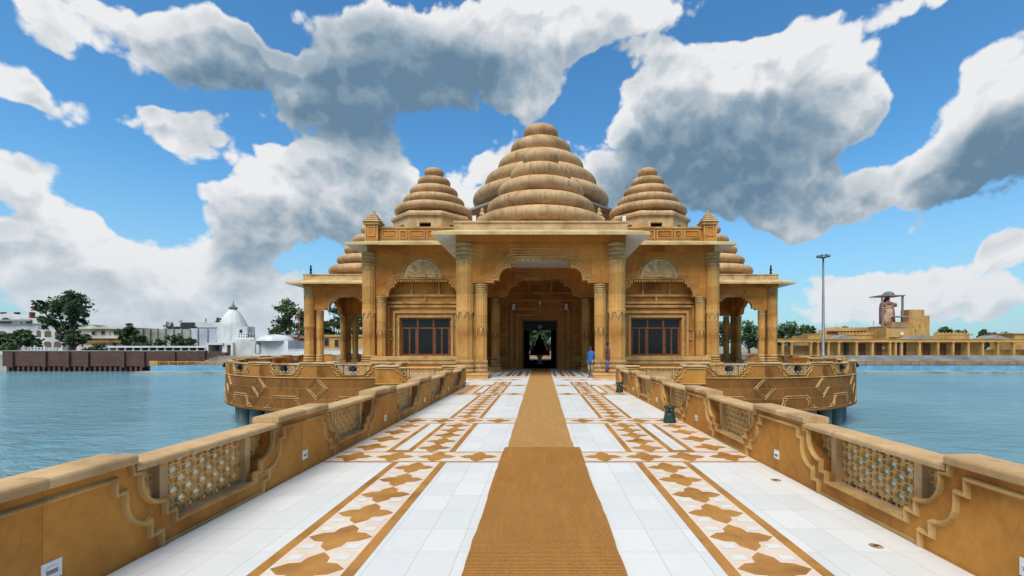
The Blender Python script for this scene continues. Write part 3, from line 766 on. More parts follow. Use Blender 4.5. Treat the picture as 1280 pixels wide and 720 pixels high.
# inner arch of the porch and the recessed entrance
arch('arch', temple, 2.82, SPRING, CROWN, 7.19, (0, 31.5, 0), 0, 4.18)
for sx in (-1, 1): link('slender_column', small_me, temple, (sx*3.1, 31.5, 0)); link('slender_column', small_me, temple, (sx*3.95, 31.45, 0))
w = MB()
DX0, DX1, DH = -1.40, 1.27, 3.66
DY0, DY1 = 34.5, 34.95
w.box(-4.2, DX0, DY0, DY1, 0, 7.19, 'wall'); w.box(DX1, 4.2, DY0, DY1, 0, 7.19, 'wall'); w.box(DX0, DX1, DY0, DY1, DH, 7.19, 'wall')
for sx in (-1, 1):
    x0, x1 = sorted((sx*4.2, sx*4.6)); w.box(x0, x1, FW+.36, DY1, 0, 7.19, 'wall')
w.box(-4.6, 4.6, FW-.0, DY1, 7.02, 7.08, 'soffit')
ew = w.build('wall', temple)
mo = MB(); mid = (DX0+DX1)/2
def frame_rect(mb, cx, hw, h, y, wd, dp, mat='mould'):
    mb.box(cx-hw-wd, cx-hw, y-dp, y, 0, h+wd, mat); mb.box(cx+hw, cx+hw+wd, y-dp, y, 0, h+wd, mat); mb.box(cx-hw+.001, cx+hw-.001, y-dp, y, h, h+wd, mat)
frame_rect(mo, mid, 1.62, DH+.30, DY0, .14, .10); frame_rect(mo, mid, 2.05, DH+.72, DY0, .16, .14)
for z in (5.05, 5.6): mo.box(-4.0, 4.0, DY0-.08, DY0, z, z+.13, 'mould')
for x in (-2.6, -.9, .8, 2.5): mo.box(x-.06, x+.06, DY0-.07, DY0, 5.74, 7.1, 'mould')
for sx in (-1, 1):
    for x in (2.5, 3.0, 3.5): xa, xb = sorted((sx*x, sx*(x+.1))); mo.box(xa, xb, DY0-.06, DY0, .95, 5.04, 'mould')
    for z in (2.5, 3.2): xa, xb = sorted((sx*2.61, sx*2.99)); mo.box(xa, xb, DY0-.06, DY0, z, z+.1, 'mould')
    xa, xb = sorted((sx*2.3, sx*4.15)); mo.box(xa, xb, DY0-.22, DY0, 0, .55, 'wall'); mo.box(xa, xb, DY0-.27, DY0, .551, .68, 'carved'); mo.box(xa, xb, DY0-.20, DY0, .681, .80, 'carved'); mo.box(xa, xb, DY0-.16, DY0, .801, .92, 'carved')
for i in range(20): mo.box(mid-1.55+i*.16, mid-1.47+i*.16, DY0-.05, DY0, DH+.13, DH+.21, 'carved')
for sx in (-1, 1):
    for i in range(22): xa, xb = sorted((mid+sx*1.44, mid+sx*1.52)); mo.box(xa, xb, DY0-.05, DY0, .1+i*.165, .18+i*.165, 'carved')
mo.build('moulding', ew)
df = MB(); df.box(DX0, DX0+.10, DY0+.06, DY1+.1, 0, DH, 'wood'); df.box(DX1-.10, DX1, DY0+.06, DY1+.1, 0, DH, 'wood'); df.box(DX0+.101, DX1-.101, DY0+.06, DY1+.1, DH-.10, DH, 'wood')
dfo = df.build('door_frame', temple)
# main block
def wall_with_hole(mb, x0, x1, y0, y1, h, hx0, hx1, hz0, hz1, mat='wall'):
    mb.box(x0, hx0, y0, y1, 0, h, mat); mb.box(hx1, x1, y0, y1, 0, h, mat); mb.box(hx0, hx1, y0, y1, hz1, h, mat)
    if hz0 > 0: mb.box(hx0, hx1, y0, y1, 0, hz0, mat)
WX = 7.70; WHW = 1.67; WZ0, WZ1 = 1.06, 3.55; IW = 30.75
def window_bay(sx):
    cx = sx*WX
    # outer arched face
    e = [(-2.62+x, w) for x, w in arch_half(1, 4.78, 6.02, .62)]
    edge = e+[(-x, w) for x, w in reversed(e)]
    lo, hi = (-3.45, 3.1) if sx < 0 else (-3.1, 3.45)
    mb = MB(); mb.prism([(lo, 7.80), (lo, 4.78)]+edge+[(hi, 4.78), (hi, 7.80)], -.17, .17, 'wall', 'y')
    o = mb.build('arch', temple, (cx, FW+.17, 0))
    mo = MB(); pl = placer(None, 1)
    for i in range(3):
        d = .05+.12*i; P = [Vector(p) for p in edge]; off = []
        for j in range(len(P)):
            a0 = (P[j]-P[j-1]).normalized() if j else (P[1]-P[0]).normalized(); a1 = (P[j+1]-P[j]).normalized() if j < len(P)-1 else a0
            n0, n1 = Vector((-a0.y, a0.x)), Vector((-a1.y, a1.x)); mt = (n0+n1).normalized(); mt = mt/max(.6, mt.dot(n0)); off.append(P[j]+mt*d)
        mo.sweep([tuple(p) for p in off], half_round(.06, .045, 4), .17, 'mould', place=pl)
    mo.sweep(arc(0, 6.15, 1.33, 180, 0, 17), half_round(.10, .07, 4), .17, 'mould', place=pl)
    mo.sweep([(-1.4, 6.10), (1.4, 6.10)], half_round(.12, .08, 4), .17, 'mould', place=pl)
    for i in range(20): mo.box(-1.62+i*.164, -1.53+i*.164, -.24, -.165, 5.88, 6.0, 'mould')
    mo.build('moulding', o)
    md = MB(); md.prism(arc(0, 6.16, 1.2, 180, 0, 25), -.23, -.165, 'cap', 'y')
    for k in range(9):                              # carved petals of the half-round medallion
        a = PI*(k+.5)/9
        d = Vector((math.cos(a), math.sin(a))); t = Vector((-d.y, d.x)); pts = []
        for q, wd in ((.28, .02), (.55, .11), (.85, .15), (1.02, .09), (1.12, .0)): pts.append(Vector((0, 6.16))+d*q+t*wd)
        for q, wd in ((1.02, .09), (.85, .15), (.55, .11), (.28, .02)): pts.append(Vector((0, 6.16))+d*q-t*wd)
        md.prism([tuple(p) for p in pts], -.265, -.229, 'cap' if k % 2 else 'carved', 'y')
    md.prism(arc(0, 6.17, .27, 180, 0, 12), -.29, -.229, 'mould', 'y')
    md.build('medallion', o)
    for q in ((2.72, ) if True else ()):
        for s2 in (-1, 1): link('slender_column', small_me, temple, (cx+s2*q, FW+.12, .0), 0, )
    # recessed window wall
    b = MB(); wall_with_hole(b, cx-3.5, cx+3.1 if sx < 0 else cx+3.5, IW, IW+.4, 7.8, cx-WHW, cx+WHW, WZ0, WZ1)
    if sx > 0: b = MB(); wall_with_hole(b, cx-3.1, cx+3.5, IW, IW+.4, 7.8, cx-WHW, cx+WHW, WZ0, WZ1)
    wo = b.build('wall', temple)
    mo = MB(); y = IW
    for k, (wd, gap, dp) in enumerate(((.12, .06, .10), (.14, .34, .13), (.16, .72, .10))):
        hw = WHW+gap; top = WZ1+gap
        mo.box(cx-hw-wd, cx-hw, y-dp, y, WZ0-.0, top+wd, 'mould'); mo.box(cx+hw, cx+hw+wd, y-dp, y, WZ0, top+wd, 'mould'); mo.box(cx-hw+.001, cx+hw-.001, y-dp, y, top, top+wd, 'mould')
    n = 22
    for i in range(n): mo.box(cx-WHW-.28+i*(2*WHW+.5)/n, cx-WHW-.19+i*(2*WHW+.5)/n, y-.06, y, WZ1+.20, WZ1+.30, 'carved')
    for s2 in (-1, 1):
        for i in range(15): xa, xb = sorted((cx+s2*(WHW+.205), cx+s2*(WHW+.305))); mo.box(xa, xb, y-.06, y, WZ0+.08+i*.165, WZ0+.17+i*.165, 'carved')
    for z in (4.52, 5.0): mo.box(cx-2.75, cx+2.75, y-.12, y, z, z+.15, 'mould')
    for x in (-.9, .9): mo.box(cx+x-.06, cx+x+.06, y-.1, y, 5.151, 6.4, 'mould')
    mo.box(cx-.06, cx+.06, y-.1, y, 4.671, 4.999, 'mould')
    for s2 in (-1, 1):
        for z in (2.1, 2.75): xa, xb = sorted((cx+s2*2.2, cx+s2*2.6)); mo.box(xa, xb, y-.08, y, z, z+.1, 'mould')
    mo.box(cx-2.75, cx+2.75, y-.16, y, 6.25, 6.4, 'mould')
    mo.build('moulding', wo)
    # window: reddish wood frame over dark glass
    wn = MB(); y0, y1 = IW+.10, IW+.22; f = .085
    X = lambda a: cx+a
    wn.box(X(-WHW), X(-WHW+f), y0, y1, WZ0, WZ1, 'wood'); wn.box(X(WHW-f), X(WHW), y0, y1, WZ0, WZ1, 'wood')
    wn.box(X(-WHW+f), X(WHW-f), y0+.002, y1-.002, WZ0, WZ0+f*1.4, 'wood'); wn.box(X(-WHW+f), X(WHW-f), y0+.002, y1-.002, WZ1-f*.7, WZ1, 'wood')
    tr = WZ0+(WZ1-WZ0)*.74
    wn.box(X(-WHW+f), X(WHW-f), y0+.004, y1-.004, tr-.05, tr+.05, 'wood')
    for a in (-.55, .51): wn.box(X(a-.055), X(a+.055), y0-.01, y1+.002, WZ0+.05, WZ1-.03, 'wood')
    for a in (-1.10, 1.06): wn.box(X(a-.05), X(a+.05), y0+.006, y1-.006, WZ0+.1, tr-.04, 'wood')
    for a in (-1.59, -.66, .62, 1.53): wn.box(X(a-.05), X(a+.05), y0+.012, y1-.012, WZ0+.1, tr-.04, 'wood')
    wo2 = wn.build('window', temple)
    g = MB(); g.box(X(-WHW+.02), X(WHW-.02), IW+.15, IW+.17, WZ0+.02, WZ1-.02, 'glass'); g.build('pane', wo2)
    cu = MB()
    for a, b2 in ((-1.5, -1.15), (-1.02, -.68), (.68, 1.02), (1.12, 1.46)):
        n = 8
        for i in range(n): cu.box(X(a+(b2-a)*i/n), X(a+(b2-a)*(i+.7)/n), IW+.235+.02*(i % 2), IW+.25+.02*(i % 2), WZ0+.1, WZ1-.9, 'curtain')
    cu.build('curtain', wo2)
    # stepped base course along the foot of the bay
    bs = MB(); xa, xb = (cx-3.2, cx+3.0) if sx < 0 else (cx-3.0, cx+3.2)
    for z0, z1, d, m in ((0, .56, .42, 'wall'), (.561, .70, .50, 'carved'), (.701, .80, .40, 'carved'), (.801, .93, .46, 'carved'), (.931, 1.04, .34, 'carved')): bs.box(xa, xb, IW-.9-d, IW-.04, z0, z1, m)
    bs.build('base_course', temple)
M['curtain'] = plain('grey_curtain', (.10, .115, .12), .9)
for sx in (-1, 1): window_bay(sx)
# long side walls, back wall, roof
w = MB()
for sx in (-1, 1):
    x0, x1 = sorted((sx*(HB-.4), sx*HB)); w.box(x0, x1, FW+.36, BACK, 0, 7.8, 'wall')
w.box(-HB, DX0, 57.5, 57.9, 0, 7.8, 'wall'); w.box(DX1, HB, 57.5, 57.9, 0, 7.8, 'wall'); w.box(DX0, DX1, 57.5, 57.9, 3.75, 7.8, 'wall')
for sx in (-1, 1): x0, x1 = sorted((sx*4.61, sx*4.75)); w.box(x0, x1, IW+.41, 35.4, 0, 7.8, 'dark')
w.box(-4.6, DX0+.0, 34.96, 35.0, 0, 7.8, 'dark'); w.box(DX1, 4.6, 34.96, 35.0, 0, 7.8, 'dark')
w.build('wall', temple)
rf = MB(); rf.box(-HB-.02, HB+.02, FW-.02, BACK, 7.80, 8.30, 'wall'); rf.box(-HB+.2, HB-.2, FW+.4, BACK-.2, 8.301, 8.62, 'cap'); rf.build('roof', temple)
for x in (-1, 1): link('column', corner_me, temple, (x*11.2, FW+.06, 0)); link('column', corner_me, temple, (x*11.2, BACK, 0))
e = MB()
eave_strip(e, (-HB-.05, FW-.03), (-4.5, FW-.03), (0, -1), 1.35, 8.32, 8.02, .85, 0)
eave_strip(e, (4.5, FW-.03), (HB+.05, FW-.03), (0, -1), 1.35, 8.32, 8.02, 0, .85)
eave_strip(e, (-HB-.05, BACK), (-HB-.05, FW-.03), (-1, 0), .85, 8.32, 8.02, 0, 1.35)
eave_strip(e, (HB+.05, FW-.03), (HB+.05, BACK), (1, 0), .85, 8.32, 8.02, 1.35, 0)
e.build('eave', temple)
# roof parapet with sunk panels, corner kiosks
p = MB()
for sx in (-1, 1):
    x0, x1 = sorted((sx*4.4, sx*10.75)); p.box(x0, x1, 30.55, 30.85, 8.625, 9.50, 'wall'); p.box(x0, x1, 30.50, 30.90, 9.501, 9.62, 'mould'); p.box(x0, x1, 30.50, 30.90, 8.622, 8.76, 'mould')
    xx = 10.55; k = 0
    while xx > 4.9:
        wd = 1.05 if k % 2 == 0 else .52
        a, b = sorted((sx*xx, sx*(xx-wd))); f = .075
        p.box(a, b, 30.50, 30.55, 8.83, 8.83+f, 'mould'); p.box(a, b, 30.50, 30.55, 9.40-f, 9.40, 'mould'); p.box(a, a+f, 30.501, 30.55, 8.83+f, 9.40-f, 'mould'); p.box(b-f, b, 30.501, 30.55, 8.83+f, 9.40-f, 'mould')
        p.box(a+.16, b-.16, 30.515, 30.55, 8.97, 9.26, 'wall')
        xx -= wd+.12; k += 1
    for y in (1, ):
        xs0, xs1 = sorted((sx*10.95, sx*11.2)); p.box(xs0, xs1, 31.0, BACK-1, 8.625, 9.50, 'wall'); p.box(xs0-.05, xs1+.05, 31.0, BACK-1, 9.501, 9.62, 'mould')
p.build('roof_parapet', temple)
for sx in (-1, 1):
    k = MB(); cx, cy = sx*11.15, 30.7
    k.box(cx-.40, cx+.40, cy-.40, cy+.40, 8.40, 9.78, 'wall'); k.box(cx-.50, cx+.50, cy-.5, cy+.5, 9.70, 9.86, 'mould')
    for a, b, c2, d in ((-.25, .25, 8.95, 9.02), (-.25, .25, 9.53, 9.60), (-.25, -.18, 9.021, 9.529), (.18, .25, 9.021, 9.529)): k.box(cx+a, cx+b, cy-.44, cy-.39, c2, d, 'mould')
    for a in (-.43, .33): k.box(cx+a, cx+a+.1, cy-.44, cy-.39, 8.45, 9.69, 'mould')
    ko = k.build('corner_kiosk', temple); pyramid(ko, (cx, cy, 9.861), 1.05, .92, 'pinnacle', 5)
# corner spires on eight-sided drums
def drum(parent, cx, cy, r, z0, z1, holes=True):
    d = MB(); n = 8; t = PI/8
    V = [(cx+r*math.cos(t+k*PI/4), cy+r*math.sin(t+k*PI/4)) for k in range(8)]
    W2 = lambda p, q, a: (p[0]+(q[0]-p[0])*a, p[1]+(q[1]-p[1])*a)
    for k in range(8):
        p, q = V[k], V[(k+1) % 8]; a0, a1 = .32, .68; h0, h1 = z1-1.02, z1-.50
        if not holes:
            d.add([(*p, z0), (*q, z0), (*q, z1), (*p, z1)], [(0, 1, 2, 3)], 'cap'); continue
        pa, pb = W2(p, q, a0), W2(p, q, a1)
        d.add([(*p, z0), (*pa, z0), (*pa, z1), (*p, z1)], [(0, 1, 2, 3)], 'cap'); d.add([(*pb, z0), (*q, z0), (*q, z1), (*pb, z1)], [(0, 1, 2, 3)], 'cap')
        d.add([(*pa, z0), (*pb, z0), (*pb, h0), (*pa, h0)], [(0, 1, 2, 3)], 'cap'); d.add([(*pa, h1), (*pb, h1), (*pb, z1), (*pa, z1)], [(0, 1, 2, 3)], 'cap')
        m = Vector(((p[0]+q[0])/2-cx, (p[1]+q[1])/2-cy)).normalized()*.3; ia, ib = (pa[0]-m.x, pa[1]-m.y), (pb[0]-m.x, pb[1]-m.y)
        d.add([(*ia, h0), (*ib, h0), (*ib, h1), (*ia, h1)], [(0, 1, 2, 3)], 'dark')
        d.add([(*pa, h0), (*pb, h0), (*ib, h0), (*ia, h0)], [(0, 1, 2, 3)], 'cap'); d.add([(*pa, h1), (*pb, h1), (*ib, h1), (*ia, h1)], [(0, 1, 2, 3)], 'cap')
        d.add([(*pa, h0), (*ia, h0), (*ia, h1), (*pa, h1)], [(0, 1, 2, 3)], 'cap'); d.add([(*pb, h0), (*ib, h0), (*ib, h1), (*pb, h1)], [(0, 1, 2, 3)], 'cap')
    d.lathe([(r*.98, z1-.02), (r*1.06, z1+.02), (r*1.07, z1+.18), (r*1.02, z1+.24), (r*.98, z1+.42), (r*.9, z1+.5)], 'spire', 8, (cx, cy, 0), smooth=False, a0=PI/8, a1=PI/8+2*PI)
    return d.build('drum', parent)
for sx in (-1, 1):
    for sy in (-1, 1):
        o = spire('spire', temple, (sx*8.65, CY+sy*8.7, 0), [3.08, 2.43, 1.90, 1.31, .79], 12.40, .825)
        drum(o, 0, 0, 3.15, 8.5, 11.45)
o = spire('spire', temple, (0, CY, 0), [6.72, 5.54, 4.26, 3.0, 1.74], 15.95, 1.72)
d = drum(o, 0, 0, 7.0, 8.5, 13.7, False)
e = MB(); e.lathe([(6.6, 13.6), (8.3, 13.95), (8.3, 14.15), (6.3, 14.75)], 'steps', 8, smooth=False, a0=PI/8, a1=PI/8+2*PI); e.build('slab', o)
# ------------------------------------------------------------------ fittings on the temple
def garden_speaker(loc, label):
    t = thing('garden_speaker', label, 'garden speaker', loc, 0, 'green speakers on the walkway')
    b = MB(); b.lathe([(0, 0), (.135, 0), (.138, .02), (.128, .06), (.112, .16), (.108, .205), (.085, .215), (.0, .216)], 'green', 28); b.build('body', t)
    g = MB(); g.lathe([(.02, .215), (.05, .22), (.012, .305), (.0, .31)], 'black', 16); g.build('cone', t)
    c = MB()
    for k in range(6):
        a = k*PI/3+.3; c.box(.085*math.cos(a)-.014, .085*math.cos(a)+.014, .085*math.sin(a)-.014, .085*math.sin(a)+.014, .21, .315, 'green')
    c.build('strut', t)
    h = MB(); h.lathe([(0, .305), (.105, .305), (.122, .315), (.125, .345), (.118, .362), (.06, .372), (0, .374)], 'green', 28); h.build('lid', t)
garden_speaker((2.80, 10.0, .004), 'nearer dark green garden speaker standing on the white marble floor')
garden_speaker((2.84, 16.6, .004), 'farther small green garden speaker standing close to the porch')

def sconce(x, label):
    t = thing('wall_lamp', label, 'wall lamp', (x, 34.32, 4.62), 0, 'lamps beside the entrance')
    b = MB(); b.box(-.13, .13, .05, .18, -.30, .30, 'black'); b.build('housing', t)
    b = MB(); b.box(-.10, .10, -.03, .049, -.24, .24, 'white'); b.build('diffuser', t)
sconce(-2.02, 'boxy white wall lamp on the left above the temple door')
sconce(1.90, 'boxy white wall lamp on the right above the temple door')
t = thing('spot_lamp', 'tiny white lamp fixed above the middle of the temple door', 'lamp', (-.06, 34.40, 4.95))
b = MB(); b.lathe([(0, -.12), (.09, -.08), (.10, .02), (.04, .1), (0, .12)], 'white', 14); b.build('shade', t)
b = MB(); b.tube([(0, 0, -.1), (0, .05, -.75)], .02, 'white'); b.build('stem', t)
t = thing('wall_clock', 'round black wall clock hanging over the dark doorway', 'clock', (-.06, 35.0, 3.18))
b = MB(); pts = []
b.lathe([(.24, -.04), (.31, -.03), (.33, 0), (.31, .03), (.24, .04), (.24, -.04)], 'black', 28); o = b.build('rim', t); o.rotation_euler = (PI/2, 0, 0)
b = MB(); b.lathe([(0, 0), (.242, 0), (.242, -.02), (0, -.02)], 'steel', 28); o = b.build('dial', t); o.rotation_euler = (PI/2, 0, 0)
lb = MB(); lb.box(DX0+.1, DX1-.1, 35.06, 35.3, 2.9, 3.56, 'roof_dark'); lb.build('door_lintel', temple)
ij = MB()
for x0, x1 in ((DX0-.1, DX0+.42), (DX1-.42, DX1+.1)): ij.box(x0, x1, 38.0, 38.2, 0, 3.75, 'dark')
ij.build('inner_door', temple)
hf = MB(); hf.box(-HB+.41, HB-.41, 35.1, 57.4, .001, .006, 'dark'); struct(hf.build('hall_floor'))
t = thing('altar', 'dark tiered altar on a pale pedestal inside the temple doorway', 'altar', (-.1, 44.0, .01))
b = MB(); b.lathe([(0, 0), (.42, 0), (.46, .08), (.22, .2), (.17, .55), (.3, .72), (.36, .8), (0, .8)], 'white', 20); b.build('pedestal', t)
b = MB(); b.box(-1.0, 1.0, -.5, .5, .82, .90, 'white'); b.build('table_top', t)
b = MB(); b.lathe([(0, .9), (.95, .9), (.9, 1.25), (.62, 1.3), (.6, 1.7), (.42, 1.78), (.36, 2.2), (.2, 2.35), (.1, 2.75), (0, 2.95)], 'black', 12); b.build('shrine', t)
# roof lights
for i, (px, lab) in enumerate(((593, 'small white floodlight on the roof beside the left spire'), (780, 'small white floodlight on the roof beside the right spire'))):
    q = at(px, 276, 31.2)
    t = thing('floodlight', lab, 'floodlight', (q.x, q.y, 8.62), 0, 'floodlights on the roof')
    b = MB(); b.tube([(0, 0, 0), (0, 0, q.z-8.62)], .03, 'steel'); b.build('stand', t)
    b = MB(); b.box(-.15, .15, -.06, .1, q.z-8.62-.12, q.z-8.62+.36, 'steel'); b.build('housing', t)
    b = MB(); b.box(-.12, .12, -.075, -.061, q.z-8.62-.08, q.z-8.62+.32, 'white'); b.build('lens', t)
for sx, side in ((-1, 'left'), (1, 'right')):
    t = tag(None or link('roof_finial', None, None, (sx*21.0, 42.0, 8.2)), 'short dark finial on the front corner of the %s side porch roof' % side, 'finial', 'finials on the side porches')
    b = MB(); b.lathe([(.09, 0), (.12, .15), (.07, .3), (.11, .5), (.06, .68), (.09, .8), (.0, .95)], 'black', 12); b.build('spike', t)
# floodlights hung on the terrace balustrade
def balustrade_light(q, k, label):
    a = R(45)+q*PI/2; cx, cy = LC*math.sqrt(2)*math.sin(a), -LC*math.sqrt(2)*math.cos(a); f = a+PHI*(k+.5); r = LR+.17
    t = thing('floodlight', label, 'floodlight', (cx+r*math.sin(f), CY+cy-r*math.cos(f), .47), f, 'floodlights on the terrace balustrade')
    b = MB(); b.box(-.14, .14, -.10, .05, -.08, .10, 'black', .02); b.box(-.17, .17, .02, .06, -.11, .13, 'black'); b.build('housing', t)
    b = MB(); b.box(-.03, .03, .0, .10, .13, .2, 'black'); b.tube([(-.21, 0, -.02), (-.21, .0, .16), (.21, 0, .16), (.21, 0, -.02)], .018, 'black'); b.build('bracket', t)
    b = MB(); b.box(-.14, .14, -.128, -.121, -.06, .09, 'pane'); b.build('lens', t)
for q, side in ((3, 'left'), (0, 'right')):
    order = (2, 1, 0, -1) if q == 3 else (-3, -2, -1, 0)
    for k, w in zip(order, ('nearest the walkway', 'second from the walkway', 'third from the walkway', 'on the outermost curve')):
        kk = k if q == 0 else k
        balustrade_light(q, kk, 'black floodlight on the %s terrace lattice, %s' % (side, w))
def drain(px, py, label, s=1.):
    d = EYE*F/(py-YH); x = (px-XC)*d/F
    m = MB(); m.lathe([(0, .006), (.055*s, .006), (.062*s, .004)], 'brown_rust', 16); m.lathe([(.0, .0075), (.02*s, .0075)], 'black', 10)
    tag(m.build('floor_drain', None, (x, d, 0)), label, 'floor drain', 'drains in the marble floor')
M['brown_rust'] = plain('rust_stained_metal', (.30, .20, .12), .8, var=.5, scale=20)
drain(1095, 683, 'rusty floor drain in the right front marble, nearest the viewer', .85)
drain(970, 600.5, 'rusty floor drain in the right marble beside the first pier')
drain(407, 670, 'rusty floor drain in the left front marble')

# ------------------------------------------------------------------ people
def skin_body(name, joints, bones, parent, mat, sub_=2):
    me = bpy.data.meshes.new(name); me.from_pydata([j[:3] for j in joints], bones, [])
    o = link(name, me); me.materials.append(M[mat])
    sk = o.modifiers.new('skin', 'SKIN')
    for i, j in enumerate(joints):
        r = j[3]; me.skin_vertices[0].data[i].radius = (r, r if len(j) < 5 else j[4])
    me.skin_vertices[0].data[0].use_root = True
    ss = o.modifiers.new('sub', 'SUBSURF'); ss.levels = sub_; ss.render_levels = sub_
    dg = bpy.context.evaluated_depsgraph_get(); ev = o.evaluated_get(dg); nm = bpy.data.meshes.new_from_object(ev)
    o.modifiers.clear(); o.data = nm; nm.polygons.foreach_set('use_smooth', [True]*len(nm.polygons)); o.parent = parent
    return o
def loft(mb, rings, mat, n=18):
    v = []
    for cx, cy, rx, ry, z in rings:
        for k in range(n): a = 2*PI*k/n; v.append((cx+rx*math.cos(a), cy+ry*math.sin(a), z))
    f = [(i*n+k, i*n+(k+1) % n, (i+1)*n+(k+1) % n, (i+1)*n+k) for i in range(len(rings)-1) for k in range(n)]
    f += [tuple(range(n-1, -1, -1)), tuple(range((len(rings)-1)*n, len(rings)*n))]
    mb.add(v, f, mat, True)
def person(loc, rot, label, top, bottom, skirt=False, group=None, h=1.66):
    k = h/1.7
    t = thing('person', label, 'person', loc, rot)
    t.scale = (k, k, k)
    J_ = [(0, 0, .94, .12, .10), (0, 0, 1.15, .13, .10), (0, .01, 1.36, .15, .10), (0, .0, 1.46, .055, .055), (0, -.01, 1.53, .05, .055), (0, -.015, 1.61, .075, .09), (0, -.01, 1.68, .05, .06),
          (-.17, .01, 1.39, .055), (-.22, .03, 1.12, .042), (-.20, -.06, .88, .034), (-.19, -.09, .78, .026), (.17, .01, 1.39, .055), (.22, .03, 1.12, .042), (.20, -.07, .88, .034), (.19, -.10, .78, .026),
          (-.09, 0, .88, .085), (-.10, -.02, .50, .058), (-.10, .03, .09, .038), (-.10, -.10, .035, .034), (.09, 0, .88, .085), (.10, .03, .50, .058), (.10, .06, .09, .038), (.11, -.07, .035, .034)]
    B = [(0, 1), (1, 2), (2, 3), (3, 4), (4, 5), (5, 6), (2, 7), (7, 8), (8, 9), (9, 10), (2, 11), (11, 12), (12, 13), (13, 14), (0, 15), (15, 16), (16, 17), (17, 18), (0, 19), (19, 20), (20, 21), (21, 22)]
    skin_body('body', J_, B, t, 'skin')
    for s in (-1, 1):                               # five separate fingers on each hand
        m = MB()
        for q, (dx, ln) in enumerate(((-.022, .07), (-.008, .08), (.007, .075), (.021, .06))):
            b0 = Vector((s*.19, -.095+dx, .775)); m.tube([b0, b0+Vector((0, -.01, -ln*.5)), b0+Vector((-s*.012, -.012, -ln))], [.009, .0085, .006], 'skin', 6)
        b0 = Vector((s*.185, -.12, .80)); m.tube([b0, b0+Vector((-s*.01, -.025, -.025)), b0+Vector((-s*.015, -.03, -.05))], [.010, .009, .007], 'skin', 6)
        m.build('hand', t)
    m = MB(); loft(m, [(0, .01, .035, .04, 1.735), (0, .01, .075, .09, 1.70), (0, .022, .083, .095, 1.65), (0, .035, .078, .08, 1.59), (0, .045, .055, .05, 1.54)], 'hair'); m.build('hair', t)
    m = MB()
    for s in (-1, 1): m.lathe([(0, -.008), (.008, 0), (0, .008)], 'white', 8, (s*.03, -.103, 1.615))
    m.lathe([(0, -.02), (.014, -.012), (.006, .02), (0, .025)], 'skin', 8, (0, -.108, 1.595))
    m.build('face', t)
    m = MB(); loft(m, [(0, .0, .185, .135, .74), (0, .0, .175, .13, .95), (0, 0, .165, .125, 1.12), (0, 0, .20, .13, 1.30), (0, .005, .19, .115, 1.40), (0, .0, .08, .075, 1.465)], top)
    for s in (-1, 1): m.tube([(s*.15, .01, 1.40), (s*.20, .02, 1.25), (s*.225, .03, 1.10)], [.075, .075, .068], top, 10)
    m.build('shirt', t)
    m = MB()
    if skirt: loft(m, [(0, .02, .22, .19, .06), (0, .01, .20, .16, .4), (0, 0, .18, .14, .78), (0, 0, .16, .125, .95)], bottom)
    else:
        for s in (-1, 1): m.tube([(s*.085, 0, .95), (s*.10, .0, .5), (s*.10, .04, .30)], [.105, .09, .082], bottom, 12)
    m.build('sarong' if skirt else 'trousers', t)
person((2.66, 24.4, .009), R(-35), 'person in a blue shirt and khaki trousers standing by the porch column', 'cloth_blue', 'cloth_khaki')
person((3.56, 24.2, .29), R(60), 'person in a rose top and violet wrap between the porch columns', 'cloth_rose', 'cloth_violet', True, h=1.58)

# ------------------------------------------------------------------ ground, lake
LX, LY0, LY1 = 150.0, -70.0, 88.0; WZ = -3.0
mb = MB(); B_ = 6000
for x0, x1, y0, y1 in ((-B_, B_, LY1, B_), (-B_, B_, -B_, LY0), (-B_, -LX, LY0, LY1), (LX, B_, LY0, LY1)): mb.add([(x0, y0, -.15), (x1, y0, -.15), (x1, y1, -.15), (x0, y1, -.15)], [(0, 1, 2, 3)], 'ground')
for (xa, ya), (xb, yb) in (((-LX, LY1), (LX, LY1)), ((LX, LY1), (LX, LY0)), ((LX, LY0), (-LX, LY0)), ((-LX, LY0), (-LX, LY1))): mb.add([(xa, ya, -.15), (xb, yb, -.15), (xb, yb, -6), (xa, ya, -6)], [(0, 1, 2, 3)], 'concrete')
struct(mb.build('ground'))
mb = MB(); mb.add([(-LX-1, LY0-1, WZ), (LX+1, LY0-1, WZ), (LX+1, LY1+1, WZ), (-LX-1, LY1+1, WZ)], [(0, 1, 2, 3)], 'water'); struct(mb.build('water', recalc=False))

